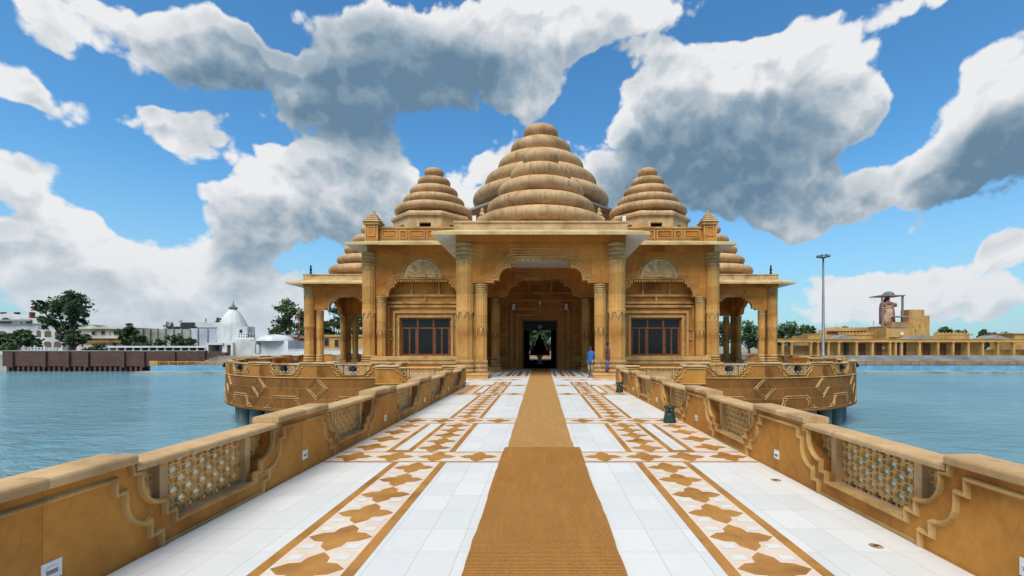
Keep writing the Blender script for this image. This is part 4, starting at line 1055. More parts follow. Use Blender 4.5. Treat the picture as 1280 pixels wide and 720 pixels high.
# ------------------------------------------------------------------ trees
def tree(name, loc, blobs, n, leaf, mat, label, group, trunk=None, seed=1, tr=.35, cat='tree'):
    rnd = random.Random(seed); t = thing(name, label, cat, loc, 0, group)
    mb = MB(); v = []; f = []
    tot = sum(b[3]**2 for b in blobs)
    for bx, by, bz, br, sq in blobs:
        k = int(n*br*br/tot)
        clumps = []
        for _ in range(max(5, int(9*br/2))):
            d = Vector((rnd.gauss(0, 1), rnd.gauss(0, 1), rnd.gauss(0, 1))).normalized()*br*rnd.uniform(.45, 1.0); d.z *= sq; clumps.append((d, br*rnd.uniform(.22, .5)))
        for _ in range(k):
            d, cr = rnd.choice(clumps)
            p = Vector((bx, by, bz))+d+Vector((rnd.gauss(0, .5), rnd.gauss(0, .5), rnd.gauss(0, .42)))*cr
            a = Vector((rnd.uniform(-1, 1), rnd.uniform(-1, 1), rnd.uniform(-.6, .6))).normalized(); b = a.cross(Vector((rnd.uniform(-1, 1), rnd.uniform(-1, 1), rnd.uniform(-1, 1)))).normalized()
            s = leaf*rnd.uniform(.6, 1.35); o = len(v)
            v += [p-a*s*.6, p+b*s*.38, p+a*s*.6, p-b*s*.38]; f.append((o, o+1, o+2, o+3))
    mb.add(v, f, mat); mb.build('crown', t, recalc=False)
    tb = MB(); H = min(b[2]-b[3]*b[4]*.3 for b in blobs)
    top = max(blobs, key=lambda b: b[3])
    tb.tube([(0, 0, -.4), (.1, 0, H*.3), (top[0]*.3, top[1]*.3, max(H*.6, .4)), (top[0]*.7, top[1]*.7, max(.8, top[2]))], [tr*1.3, tr, tr*.85, tr*.35], 'bark', 9)
    for bx, by, bz, br, sq in blobs:
        if br < top[3]*.35: continue
        tb.tube([(top[0]*.2, top[1]*.2, H*.5), (bx*.6, by*.6, (H*.5+bz)/2), (bx, by, bz), (bx+br*.3, by, bz+br*sq*.5)], [tr*.6, tr*.4, tr*.22, tr*.08], 'bark', 6)
    tb.build('trunk', t)
    return t
def px_tree(name, x0, x1, ytop, ybase, d, label, group, mat='leaf_dark', n=2600, leaf=.5, shape='round', seed=1, cat='tree', tr=.3):
    """tree surveyed from the photograph: left/right/top/base pixels at distance d"""
    s = d/F; cx = ((x0+x1)/2-XC)*s; W = (x1-x0)*s; z0 = -.15; zt = EYE-(ytop-YH)*s; H = zt-z0; rnd = random.Random(seed*31)
    bl = []
    if shape == 'round':
        for k in range(9):
            a = rnd.uniform(0, 2*PI); q = rnd.uniform(.1, .34)*W
            bl.append((math.cos(a)*q, math.sin(a)*q, z0*0+H*rnd.uniform(.42, .80), W*rnd.uniform(.16, .26), .85))
        bl.append((0, 0, H*.62, W*.30, min(1.1, H*.34/(W*.30))))
        bl.append((rnd.uniform(-.1, .1)*W, 0, H*.84, min(W*.2, H*.14), .9))
    elif shape == 'bush':
        for k in range(9): q = rnd.uniform(-.38, .38); bl.append((q*W, rnd.uniform(-.25, .25)*W, H*rnd.uniform(.28, .78-.5*abs(q)), min(W*.22, H*.27), .9))
        bl.append((rnd.uniform(-.1, .1)*W, 0, H*.76, min(W*.24, H*.24), .95))
    elif shape == 'dome':
        for k in range(26):
            a = rnd.uniform(0, 2*PI); q = math.sqrt(rnd.uniform(0, 1)); bl.append((math.cos(a)*q*W*.42, math.sin(a)*q*W*.3, H*(.14+.66*math.sqrt(max(0, 1-q*q))*rnd.uniform(.5, 1)), W*.13, .8))
    elif shape == 'flat':
        for k in range(9):
            q = rnd.uniform(-.40, .40); bl.append((q*W, rnd.uniform(-.2, .2)*W, H*(rnd.uniform(.55, .86)-.2*abs(q)), W*rnd.uniform(.10, .17), .75))
    return tree(name, (cx, d, z0), bl, n, leaf, mat, label, group, seed=seed, tr=tr, cat=cat)
# the tall tree on the far left bank
s = 97/F
def pb(px, py, r, sq=.85, dy=0): return ((px-88)*s, dy, EYE-(py-YH)*s+.15, r*s, sq)
tree('broadleaf_tree', ((88-XC)*s, 97, -.15), [pb(90, 384, 17), pb(66, 387, 15, .8, 1), pb(104, 388, 13, .9, -1), pb(52, 384, 10, .8), pb(80, 374, 13, .7, 1), pb(98, 372, 10, .7), pb(72, 404, 12, .8, -1), pb(84, 412, 9, .9), pb(96, 402, 10, .8), pb(60, 398, 9, .7)], 6500, .50, 'leaf_dark', 'tall spreading dark green tree behind the red brick wall', 'trees on the left bank', seed=5, tr=.42)
px_tree('shrub', 76, 108, 408, 437, 95, 'dense dark shrub at the foot of the tall spreading tree', 'trees on the left bank', 'leaf_dark', 2600, .42, 'bush', 8, 'shrub')
px_tree('rounded_tree', -8, 49, 409, 438, 98, 'low rounded soft green tree at the far left edge', 'trees on the left bank', 'leaf_pale', 9000, .55, 'dome', 3)
px_tree('broadleaf_tree', 147, 177, 402, 436, 104, 'upright dark tree between the cream house and the grey wall', 'trees on the left bank', 'leaf_dark', 2400, .45, 'round', 11)
px_tree('shrub', 108, 136, 428, 438, 94, 'low green shrubs on top of the brick wall near the cream house', 'trees on the left bank', 'leaf_mid', 900, .34, 'bush', 12, 'shrub')
px_tree('shrub', 190, 238, 417, 432, 100, 'dark creeping shrub against the grey concrete wall', 'trees on the left bank', 'leaf_dark', 1800, .4, 'bush', 13, 'shrub')
px_tree('bare_tree', 202, 221, 396, 414, 118, 'leafless brown tree showing above the grey concrete wall', 'trees on the left bank', 'twig', 800, .3, 'round', 14)
px_tree('broadleaf_tree', 222, 240, 397, 414, 122, 'sparse green tree behind the dark roof of the grey wall', 'trees on the left bank', 'leaf_mid', 700, .4, 'round', 15)
px_tree('broadleaf_tree', 268, 282, 391, 414, 125, 'dark tree peeking out left of the white shrine tower', 'trees on the left bank', 'leaf_dark', 700, .45, 'round', 16)
px_tree('broadleaf_tree', 308, 318, 404, 425, 120, 'small dark tree right of the white shrine tower', 'trees on the left bank', 'leaf_dark', 500, .42, 'round', 17)
px_tree('broadleaf_tree', 338, 392, 371, 438, 112, 'big green tree beside the left side porch', 'trees on the left bank', 'leaf_mid', 5200, .5, 'bush', 18)
px_tree('broadleaf_tree', 378, 412, 368, 438, 124, 'tall dark tree seen past the left porch columns', 'trees on the left bank', 'leaf_dark', 4200, .5, 'bush', 19)
px_tree('broadleaf_tree', 400, 436, 372, 438, 118, 'tall dark tree framed in the left side porch arch', 'trees on the left bank', 'leaf_dark', 4200, .5, 'bush', 20)
px_tree('broadleaf_tree', 424, 470, 384, 438, 126, 'dark tree behind the inner columns of the left porch', 'trees on the left bank', 'leaf_dark', 4000, .5, 'bush', 21)
px_tree('broadleaf_tree', 334, 350, 402, 432, 116, 'small dark tree left of the big green tree', 'trees on the left bank', 'leaf_dark', 700, .42, 'round', 22)
for i, (x0, x1, yt, lab) in enumerate(((652, 676, 398, 'leafy green tree seen left of the altar through the doorway'), (672, 700, 402, 'leafy green tree seen right of the altar through the doorway'))):
    px_tree('broadleaf_tree', x0-9, x1+9, yt-8, 440, 108+i*5, lab, 'trees on the far bank', 'leaf_mid', 5200, .5, 'dome', 30+i)
RT = ((964, 1008, 399, 'leaf_mid', 128, 'bush', 'wide green tree just right of the right side porch'), (994, 1028, 399, 'leaf_mid', 134, 'flat', 'flat topped tree left of the tall lamp mast'), (1040, 1068, 402, 'leaf_mid', 140, 'flat', 'feathery tree right of the tall lamp mast'),
      (1072, 1098, 406, 'leaf_mid', 145, 'flat', 'low tree left of the statue'), (1166, 1196, 404, 'leaf_dark', 135, 'bush', 'dark tree right of the ochre block'), (1186, 1216, 409, 'leaf_mid', 140, 'bush', 'low wide tree behind the battlemented wall'),
      (1220, 1241, 408, 'leaf_dark', 130, 'bush', 'spiky dark tree near the right edge'), (1240, 1272, 415, 'leaf_mid', 138, 'bush', 'low tree behind the right end of the colonnade'), (1266, 1300, 417, 'leaf_dark', 142, 'bush', 'low tree cut by the right edge'),
      (886, 926, 400, 'leaf_dark', 120, 'bush', 'dark tree behind the inner columns of the right porch'), (914, 958, 397, 'leaf_mid', 124, 'bush', 'green tree framed in the right side porch arch'), (942, 984, 402, 'leaf_mid', 130, 'bush', 'green tree between the outer columns of the right porch'))
for i, (x0, x1, yt, mt, d, sh, lab) in enumerate(RT): px_tree('broadleaf_tree', x0, x1, yt, 438, d, lab, 'trees on the right bank', mt, 3000, .5, sh, 50+i)
M['brown_pane'] = plain('brown_window', (.13, .085, .07), .6)
# ------------------------------------------------------------------ far banks
def PX(px, d): return (px-XC)*d/F
def PZ(py, d): return EYE-(py-YH)*d/F
def slab(mb, x0, x1, yt, yb, d, dep, mat):          # upright block from pixel edges at distance d, dep metres deep
    mb.box(PX(x0, d), PX(x1, d), d, d+dep, PZ(yb, d) if yb is not None else -.2, PZ(yt, d), mat)
# red brick embankment wall
d = 86.5
t = thing('brick_wall', 'long dark red brick embankment wall rising from the lake on the left', 'wall', (PX(140, d), d, 0))
m = MB(); ox = PX(140, d)
m.box(PX(3, d)-ox, PX(256, d)-ox, .0, .8, -2.0, PZ(439, d), 'brick'); m.box(PX(256, d)-ox, PX(281, d)-ox, .3, .9, -2.0, PZ(440.5, d), 'brick')
m.box(PX(3, d)-ox, PX(3, d)-ox+.8, .801, 14, -2.0, PZ(439.4, d), 'brick'); m.build('wall', t)
m = MB()
for px in (16, 57, 86, 110, 155, 180, 218): m.box(PX(px, d)-ox-.35, PX(px, d)-ox+.35, -.35, -.001, -2.2, PZ(440, d), 'brick')
m.build('buttress', t)
m = MB(); m.box(PX(3, d)-ox-.06, PX(256, d)-ox+.06, -.08, .88, PZ(439, d)+.002, PZ(439, d)+.14, 'concrete'); m.build('coping', t)
m = MB()
for i in range(27): x = PX(9+i*6.4, d)-ox; m.box(x-.22, x+.22, .1, .7, -5, -2.001, 'brick')
m.box(PX(3, d)-ox, PX(178, d)-ox, .75, .85, -5, -2.001, 'roof_dark'); m.build('footing', t)

def ghat(name, label, x0, x1, d, fence_mat, group, sx0=None):
    t = thing(name, label, 'ghat', (0, d, 0), 0, group)
    m = MB(); a, b = PX(x0, d), PX(x1, d)
    m.box(a, b, -1.4, 1.2, -5, PZ(464.2, d), 'concrete'); m.build('ledge', t)
    m = MB(); m.box(a+1.2, b, 1.21, 1.6, -3.4, PZ(457.6, d), 'blue'); m.build('painted_band', t)
    m = MB(); n = 7; z1 = -.05; z0 = PZ(457.6, d)
    sa = a+1.2 if sx0 is None else PX(sx0, d)
    for i in range(n): m.box(sa+(0 if sx0 is None else i*.35), b, 1.61+i*.55, 6.2, z0-.3+(z1-z0)*i/n, z0+(z1-z0)*(i+1)/n, 'steps')
    m.build('steps', t)
    f = MB(); zt = PZ(452, d); ln = b-a-1.2; k = int(ln/1.6); st = ln/k
    f.box(a+1.2, b, 1.3, 1.42, zt-.14, zt, fence_mat); f.box(a+1.2, b, 1.32, 1.40, z0+.02, z0+.14, fence_mat)
    f.build('rail', t)
    f = MB()
    for i in range(k+1): f.box(a+1.15+i*st, a+1.27+i*st, 1.29, 1.43, z0, zt+.03, fence_mat)
    for i in range(int(ln/.32)): f.box(a+1.2+i*.32, a+1.25+i*.32, 1.34, 1.38, z0, zt-.1, fence_mat)
    f.build('fence_posts', t)
    return t
g = ghat('ghat', 'stepped left bank with an orange fence over a pale blue band', 172, 420, 81.5, 'fence', 'stepped banks of the lake', 232)
m = MB(); m.box(PX(179, 81.5), PX(190, 81.5), 1.25, 1.45, PZ(457.6, 81.5), PZ(451.5, 81.5), 'fence'); m.build('panel', g)
ghat('ghat', 'long grey stepped right bank with a brown fence over a blue band', 900, 1700, 81.5, 'fence_brown', 'stepped banks of the lake')

def windows(parent, rects, d, mat='pane', frame='white'):
    for x0, x1, y0, y1 in rects:
        m = MB(); m.box(PX(x0, d), PX(x1, d), d-.12, d-.02, PZ(y1, d), PZ(y0, d), frame); w = m.build('window', parent)
        m = MB(); e = .12; m.box(PX(x0, d)+e, PX(x1, d)-e, d-.14, d-.121, PZ(y1, d)+e, PZ(y0, d)-e, mat); m.build('pane', w)
# white hostel with arched roofline
d = 112; t = thing('arched_building', 'white two storey building with scalloped arched roofline at far left', 'building')
m = MB(); slab(m, -60, 78, 404, None, d, 12, 'whitewash'); m.build('wall', t)
for i, cx in enumerate((-29, 11, 40, 62)):
    w_ = 20 if cx < 40 else 11
    m = MB(); pts = [(PX(cx+w_*math.cos(a), d), PZ(404.5-11*math.sin(a)*(w_/18), d)) for a in [PI*j/14 for j in range(15)]]
    m.prism(pts, d-.6, d+5, 'whitewash', 'y'); v = m.build('vault', t)
    if i < 3:
        pts = [(PX(cx+w_*.36*math.cos(a), d), PZ(404.5-6.5*math.sin(a)*(w_/18), d)) for a in [PI*j/10 for j in range(11)]]
        m = MB(); m.prism(pts, d-.70, d-.601, 'pane', 'y'); m.build('arch_window', v)
m = MB(); slab(m, -60, 38, 399.3, 401.5, d-1.0, 6, 'steps'); m.build('roof_edge', t)
for x in (1.5, 18.5, 37.5): m = MB(); slab(m, x-1.2, x+1.2, 390, 400, d+1, 1.0, 'red'); m.build('chimney', t)
for x0, x1, y0, y1 in ((-3, 8, 416, 421), (46, 51, 415, 421), (56, 64, 415.5, 421), (69, 76, 416, 421), (42, 51, 428, 434), (55, 64, 429, 434), (68, 76, 429, 434)):
    cx = (x0+x1)/2; w_ = (x1-x0)/2; m = MB()
    pts = [(PX(cx+w_*math.cos(a), d), PZ(y0-2.2*math.sin(a), d)) for a in [PI*j/10 for j in range(11)]]+[(PX(x0, d), PZ(y1, d)), (PX(x1, d), PZ(y1, d))]
    m.prism(pts, d-.1, d+.05, 'brown_pane', 'y'); m.build('window', t)

t = thing('white_railing', 'low white railing in front of the arched white building', 'railing')
d = 96; m = MB()
slab(m, 18, 72, 434.4, 435.2, d, .15, 'whitewash'); slab(m, 18, 72, 437, 437.8, d, .15, 'whitewash'); m.build('rail', t)
m = MB()
for x in range(18, 74, 4): slab(m, x, x+.9, 434, 439, d-.02, .2, 'whitewash')
for x in (28, 42, 55): slab(m, x, x+1.6, 432, 439, d-.1, .4, 'whitewash')
m.build('posts', t)
# cream house
d = 108; t = thing('cream_house', 'cream two storey house with flat roof between the tall tree and grey wall', 'house')
m = MB(); slab(m, 96, 153, 411, None, d, 9, 'cream'); m.build('wall', t)
m = MB(); slab(m, 94, 155, 409.0, 411, d-.7, 10.5, 'cream'); slab(m, 94, 153, 421.5, 423, d-.9, 1.2, 'whitewash'); slab(m, 94, 153, 424.2, 428, d-.5, .5, 'fence'); m.build('cornice', t)
m = MB()
for a, b in ((104, 122), (124, 142)): m.prism([(PX(a, d-.5), PZ(409.2, d-.5)), (PX((a+b)/2, d-.5), PZ(406.6, d-.5)), (PX(b, d-.5), PZ(409.2, d-.5))], d-.5, d-.1, 'cream', 'y')
m.build('pediment', t)
windows(t, ((114.5, 120.5, 413.5, 419.5), (126.5, 132.5, 413, 419), (136, 138.5, 415, 419), (142, 147.5, 413.5, 419), (127, 133, 429, 434.5), (141, 147, 428, 433)), d, 'pane', 'cream')
# grey and lilac compound wall with dark roof behind
d = 106; t = thing('compound_wall', 'tall stained grey and lilac concrete wall with vertical joints', 'wall')
m = MB(); slab(m, 166, 237, 411.5, None, d, .6, 'concrete'); slab(m, 237, 292, 410.5, None, d-.1, .6, 'bluewash'); m.build('wall', t)
m = MB()
for x in (178, 187, 196, 206, 216, 226, 237, 247, 259, 271, 283): slab(m, x-.5, x+.5, 410.6, None, d-.35, .25, 'concrete')
m.build('rib', t)
t = thing('flat_roof_building', 'low building with dark roofing and white parapet behind the lilac wall', 'building')
d = 116; m = MB(); slab(m, 208, 300, 409.5, None, d, 6, 'concrete'); m.build('wall', t)
m = MB(); slab(m, 208, 245, 408, 410, d-.6, 7, 'roof_dark'); slab(m, 226, 244, 403, 407.9, d-.2, 4, 'roof_dark'); m.build('roof', t)
m = MB(); slab(m, 244, 300, 403, 409.4, d-.3, .5, 'whitewash'); slab(m, 256.5, 257.5, 398, 403, d, .2, 'steel'); m.build('parapet', t)
# white covered walk
d = 94; t = thing('covered_walk', 'long low white covered walk with square posts behind the brick wall', 'arcade')
m = MB(); slab(m, 134, 258, 432.4, 434.6, d-.5, 3, 'whitewash'); m.build('roof', t)
for x in range(136, 260, 10): m = MB(); slab(m, x-.7, x+.7, 434.6, None, d-.3, .3, 'whitewash'); m.build('post', t)
m = MB(); slab(m, 134, 258, 434.6, None, d+2.2, .3, 'roof_dark'); m.build('back_wall', t)
# white gatehouse, shrine tower, vaulted block
d = 93; t = thing('gatehouse', 'small white flat roofed gatehouse with two dark openings', 'building')
m = MB(); slab(m, 258, 278, 428.5, 431, d-.4, 4, 'whitewash'); slab(m, 258, 260.5, 431, None, d, 3, 'whitewash'); slab(m, 277.6, 283.5, 428, None, d, 3, 'whitewash'); slab(m, 260.5, 277.6, 438.8, None, d, 3, 'brick'); slab(m, 260.5, 290, 430.5, None, d+2.5, .4, 'roof_dark'); slab(m, 288.5, 291, 428, None, d, 3, 'whitewash'); slab(m, 283.5, 288.5, 428, 431.2, d, 3, 'whitewash'); m.build('wall', t)
m = MB(); slab(m, 283.6, 288.4, 431.3, None, d+.4, .1, 'door'); m.build('door', t)
d = 98; t = thing('shrine_tower', 'white ribbed temple tower with small finial on the left bank', 'shrine', (PX(291.5, d), d, 0))
prof = [(17.2, 424), (17.2, 418), (17, 411), (14.6, 404), (11.3, 397.5), (8.8, 393), (6.4, 389.8), (4.4, 387.6), (3.0, 386.2)]
prof = [(r*d/F, PZ(y, d)) for r, y in prof]
m = MB(); m.lathe([(prof[0][0], -.2)]+prof, 'whitewash', 48, mod=lambda a, z: 1-.035*abs(math.sin(8*a))); m.build('tower', t)
m = MB(); q = d/F
m.lathe([(2.3*q, PZ(387.4, d)), (5.2*q, PZ(385.6, d)), (5.0*q, PZ(384, d)), (2.2*q, PZ(383.6, d)), (2.6*q, PZ(382.6, d)), (1*q, PZ(381, d)), (.5*q, PZ(378, d)), (.02, PZ(375.5, d))], 'pier', 16); m.build('finial', t)
m = MB(); ex = PX(291.5, d); d = d-3.6
m.box(PX(290, d)-ex, PX(317, d)-ex, -3.6, 2, -.2, PZ(422, d), 'whitewash'); m.box(PX(290, d)-ex, PX(309, d)-ex, -3.5, -1, PZ(422, d), PZ(408, d), 'whitewash'); m.build('porch_block', t)
m = MB()
for i, x in enumerate((298.5, 301.5, 304.5, 308, 312, 316)): m.lathe([(0, 0), (.26, .05), (.2, .45), (.3, .7), (.12, .95), (0, 1)], 'steps', 10, (PX(x, d)-ex, -3.3, PZ(422, d)))
m.build('ornament', t)
m = MB(); m.box(PX(299, d)-ex, PX(302.5, d)-ex, -3.54, -3.50, PZ(416, d), PZ(412, d), 'pane'); m.build('niche', t)
d = 93.5; t = thing('vaulted_block', 'low white block with domed roof and arched window beside the shrine tower', 'building', (PX(337, d), d+2, 0))
ex = PX(337, d); m = MB(); m.box(PX(313, d)-ex, PX(360, d)-ex, -2, 5, -.2, PZ(426, d), 'whitewash'); m.box(PX(290, d)-ex, PX(313, d)-ex, -1.9, 4, -.2, PZ(424, d), 'whitewash'); m.build('wall', t)
m = MB(); R0 = 22.2*d/F; m.lathe([(R0*math.cos(R(a_))*1.0, PZ(426.3, d)+8.6*d/F*math.sin(R(a_))) for a_ in range(0, 91, 9)], 'whitewash', 32); m.build('dome', t)
m = MB(); cx = PX(322.5, d)-ex; hw = .62
pts = [(cx+hw*math.cos(a), PZ(431.5, d)+hw*math.sin(a)) for a in [PI*j/10 for j in range(11)]]+[(cx-hw, PZ(441.5, d)), (cx+hw, PZ(441.5, d))]
m.prism(pts, -2.08, -2.001, 'steps', 'y'); pts = [(cx+hw*.45*math.cos(a), PZ(432.2, d)+hw*.45*math.sin(a)) for a in [PI*j/10 for j in range(11)]]+[(cx-hw*.45, PZ(441.5, d)), (cx+hw*.45, PZ(441.5, d))]
m.prism(pts, -2.12, -2.081, 'whitewash', 'y'); m.build('window', t)
# tan houses behind the left porch
d = 104; t = thing('tan_house', 'low tan walled house seen under the left side porch', 'house')
m = MB(); slab(m, 352, 470, 421, None, d, 8, 'ochre'); m.build('wall', t)
m = MB(); slab(m, 345, 372, 418.5, 421.5, d-.5, 6, 'steps'); slab(m, 404, 470, 418.5, 420.9, d-.3, 8, 'ochre'); m.build('roof_edge', t)
windows(t, ((374, 381, 421.5, 428), (405, 412, 422, 433), (418, 424, 424, 434), (440, 447, 424, 434)), d, 'pane', 'ochre')
t = thing('low_white_wall', 'low white wall beside the lake seen under the left side porch', 'wall')
d = 91; m = MB(); slab(m, 360, 470, 437, None, d, .5, 'whitewash'); m.build('wall', t); m = MB(); slab(m, 359, 470, 436.2, 436.95, d-.1, .7, 'whitewash'); m.build('coping', t)
def lamp_mast(px, d, ytop, label, r, cluster):
    t = thing('lamp_mast', label, 'lamp mast', (PX(px, d), d, -.1), 0, 'tall lamp masts')
    h = PZ(ytop, d)+.1; m = MB(); m.lathe([(r*1.6, 0), (r*1.6, .5), (r*1.25, .52), (r*.62, h-.3), (0, h-.3)], 'steel', 14); m.build('pole', t)
    m = MB(); m.lathe([(cluster*.55, h-.30), (cluster*.62, h-.24), (cluster*.62, h-.12), (cluster*.5, h-.08), (.0, h-.05)], 'steel', 16); m.build('ring', t)
    for k in range(8):
        a = 2*PI*k/8; c, s = math.cos(a), math.sin(a); m = MB(); q = cluster
        m.box(-.30, .30, -.20, .22, -.08, .20, 'steel', .06); m.box(-.26, .26, -.17, .18, -.13, -.081, 'pane')
        o = m.build('lamp_head', t, (c*q, s*q, h+.02), a+PI/2); o.rotation_euler[0] = .35
lamp_mast(1029, 88.5, 320.5, 'tall grey lamp mast with a ring of floodlights on the right bank', .24, 1.0)
lamp_mast(358, 180, 376, 'distant thin lamp mast above the trees left of the temple', .22, 1.6)
t = thing('lattice_mast', 'thin red lattice mast rising through the trees left of the temple', 'mast', (PX(373.5, 100), 100, -.1))
m = MB(); h = PZ(383, 100)
for a in range(3): c, s = math.cos(a*2.094)*.28, math.sin(a*2.094)*.28; m.tube([(c, s, 0), (c*.5, s*.5, h)], .05, 'red', 5)
m.build('leg', t)
m = MB(); n = 14
for i in range(n):
    z0, z1 = h*i/n, h*(i+1)/n
    for a in range(3):
        c, s = math.cos(a*2.094)*.28*(1-.5*i/n), math.sin(a*2.094)*.28*(1-.5*i/n); c2, s2 = math.cos(a*2.094+2.094)*.28*(1-.5*(i+1)/n), math.sin(a*2.094+2.094)*.28*(1-.5*(i+1)/n)
        m.tube([(c, s, z0), (c2, s2, z1)], .035, 'red' if i % 3 else 'white', 4)
m.build('bracing', t)

# right bank colonnade
d = 95; t = thing('colonnade', 'long low ochre colonnade with square posts and brown doors on the right bank', 'colonnade')
m = MB(); slab(m, 960, 1420, 424.2, 427.6, d-.4, 3.5, 'ochre'); slab(m, 960, 1420, 423.4, 424.15, d-.5, 3.8, 'fence'); m.build('roof', t)
for i, x in enumerate([979, 990, 1014, 1023, 1036, 1049, 1071, 1091, 1113, 1120, 1127.5, 1150, 1173, 1192, 1211, 1229, 1248, 1268, 1290, 1310, 1330, 1350, 1380, 1410]):
    m = MB(); slab(m, x-1.2, x+1.2, 427.6, None, d-.3, .5, 'ochre'); slab(m, x-1.8, x+1.8, 427.6, 428.8, d-.4, .7, 'fence'); m.build('post', t)
m = MB(); slab(m, 1012, 1230, 427.6, None, d+1.7, .4, 'ochre'); slab(m, 970, 1012, 432, None, d+1.7, .3, 'ochre'); slab(m, 1230, 1420, 437, None, d+1.7, .3, 'ochre'); m.build('back_wall', t)
for x0, x1 in ((1032, 1036), (1056, 1061), (1074, 1082), (1095, 1103), (1154, 1163), (1176, 1183), (1194, 1201)): m = MB(); slab(m, x0, x1, 429.5, None, d+1.58, .1, 'door'); m.build('door', t)
for x0, x1 in ((1118, 1124), (1129, 1133), (1055, 1058)): m = MB(); slab(m, x0, x1, 428.3, None, d+1.56, .12, 'pane'); m.build('doorway', t)
for x, w_ in ((1055, 16), (1152, 20), (1246, 16)):
    m = MB(); m.prism([(PX(x-w_, d), PZ(423.4, d)), (PX(x-w_*.5, d), PZ(421.6, d)), (PX(x-4, d), PZ(420, d)), (PX(x, d), PZ(418.8, d)), (PX(x+4, d), PZ(420, d)), (PX(x+w_*.5, d), PZ(421.6, d)), (PX(x+w_, d), PZ(423.4, d))], d-.3, d+3, 'steps', 'y'); m.build('gable', t)
m = MB(); slab(m, 1102.5, 1106.5, 433, 436.5, d+1.5, .06, 'white'); m.build('notice_board', t)
t = thing('parapet_building', 'ochre terraced building with battlements behind the colonnade, left of the statue', 'building')
d = 108; m = MB(); slab(m, 1024, 1142, 416.5, None, d+8, 8, 'ochre'); slab(m, 1010, 1110, 419, None, d, 7, 'ochre'); m.build('wall', t)
m = MB()
def battlements(m, x0, x1, y, d, st=4.2):
    x = x0
    while x < x1-st*.5:
        q = d/F; cx, z = PX(x+st/2, d), PZ(y, d); w2 = st*q*.46
        m.prism([(cx-w2, z), (cx+w2, z), (cx+w2, z+.3), (cx+w2*.5, z+.62), (cx, z+.75), (cx-w2*.5, z+.62), (cx-w2, z+.3)], d-.02, d+.25, 'ochre', 'y'); x += st
battlements(m, 1030, 1108, 412.5, d+8); slab(m, 1024, 1110, 412.4, 416.4, d+7.9, .4, 'ochre'); battlements(m, 1048, 1110, 419.0, d-.1); slab(m, 1030, 1060, 411.5, 413, d+10, .4, 'ochre'); m.build('battlement', t)
m = MB(); slab(m, 1034, 1090, 413.8, 416.5, d+7.7, .15, 'roof_dark'); m.build('louvre', t)
m = MB(); ex = d+2; m.add([(PX(1078, ex), ex, PZ(420, ex)), (PX(1090, ex), ex, PZ(413.5, ex)), (PX(1090, ex), ex+1.5, PZ(413.5, ex)), (PX(1078, ex), ex+1.5, PZ(420, ex)), (PX(1080, ex), ex, PZ(420.5, ex)), (PX(1092, ex), ex, PZ(414, ex)), (PX(1092, ex), ex+1.5, PZ(414, ex)), (PX(1080, ex), ex+1.5, PZ(420.5, ex))], [(0, 1, 2, 3), (4, 5, 6, 7), (0, 1, 5, 4), (3, 2, 6, 7), (0, 3, 7, 4), (1, 2, 6, 5)], 'steps'); m.build('stair', t)
t = thing('ochre_block', 'tall stepped ochre building block right of the statue', 'building')
d = 106; m = MB(); slab(m, 1136, 1155.5, 387, None, d, 2.4, 'ochre'); slab(m, 1155.51, 1162, 394.5, None, d+.5, 1.8, 'ochre'); slab(m, 1115, 1141, 402.5, None, d-1.5, 2.5, 'ochre'); slab(m, 1108, 1136, 410, None, d-3, 3, 'ochre'); m.build('wall', t)
m = MB(); slab(m, 1123, 1137, 395, 396, d-2.4, 2.6, 'steps'); slab(m, 1112, 1136, 407.6, 409.6, d-3.1, 3, 'steps'); slab(m, 1112, 1136, 421.5, 422.3, d-3.2, .3, 'door'); m.build('canopy', t)
windows(t, ((1143, 1145, 411, 415), (1149, 1150.5, 405, 409)), d-.0, 'pane', 'ochre')
windows(t, ((1124.5, 1129.5, 414.5, 419.5),), d-3.0, 'white', 'ochre')
t = thing('parapet_wall', 'ochre battlemented wall behind the right end of the colonnade', 'wall')
d = 108; m = MB(); slab(m, 1160, 1212, 419.5, None, d, 5, 'ochre'); m.build('wall', t); m = MB(); battlements(m, 1168, 1212, 419.4, d-.02, 4.4); m.build('battlement', t)
t = thing('ochre_house', 'low ochre flat house at the far right edge of the bank', 'house')
d = 110; m = MB(); slab(m, 1268, 1330, 417.5, None, d, 6, 'ochre'); m.build('wall', t); m = MB(); slab(m, 1266.5, 1332, 416.4, 417.4, d-.3, 6.5, 'fence'); m.build('roof', t)
# canopy frame and statue
d = 104; q = d/F; cx = PX(1110.5, d+2.6)
t = thing('statue_canopy', 'tall four post canopy with a small dome standing over the statue', 'canopy', (cx, d+2.6, 0))
m = MB()
for x, y in ((-11.5, -.9), (14.2, -.9), (6.5, 2.4)): m.box(x*q-.17, x*q+.17, y-.17, y+.17, PZ(408, d), PZ(369, d), 'steel_tan')
m.build('post', t)
m = MB(); m.box(-13.5*q, 16.5*q, -1.3, 2.8, PZ(369, d), PZ(367.8, d), 'steel_tan'); m.build('roof', t)
m = MB(); m.lathe([(6.8*q*math.cos(R(a)), PZ(368.2, d)+5.6*q*math.sin(R(a))) for a in range(0, 91, 9)], 'pier', 24); m.build('dome', t)
sp = thing('statue_pedestal', 'ochre roof terrace block carrying the tall statue', 'pedestal', (cx, d+2.6, 0)); m = MB(); m.box(-14*q, 25*q, -1.9, 3.0, -.1, PZ(408.2, d), 'ochre'); m.build('block', sp); m = MB(); m.box(-14.6*q, 25.4*q, -2.0, 3.1, PZ(408.2, d), PZ(407.4, d), 'fence'); m.build('coping', sp)
t = thing('statue', 'tall painted standing statue in rose drapery under the four post canopy', 'statue', (cx-.6*q, d+2.6, PZ(407.3, d)))
k = (407.3-370)*q/1.72; t.scale = (k*1.35, k*1.2, k)
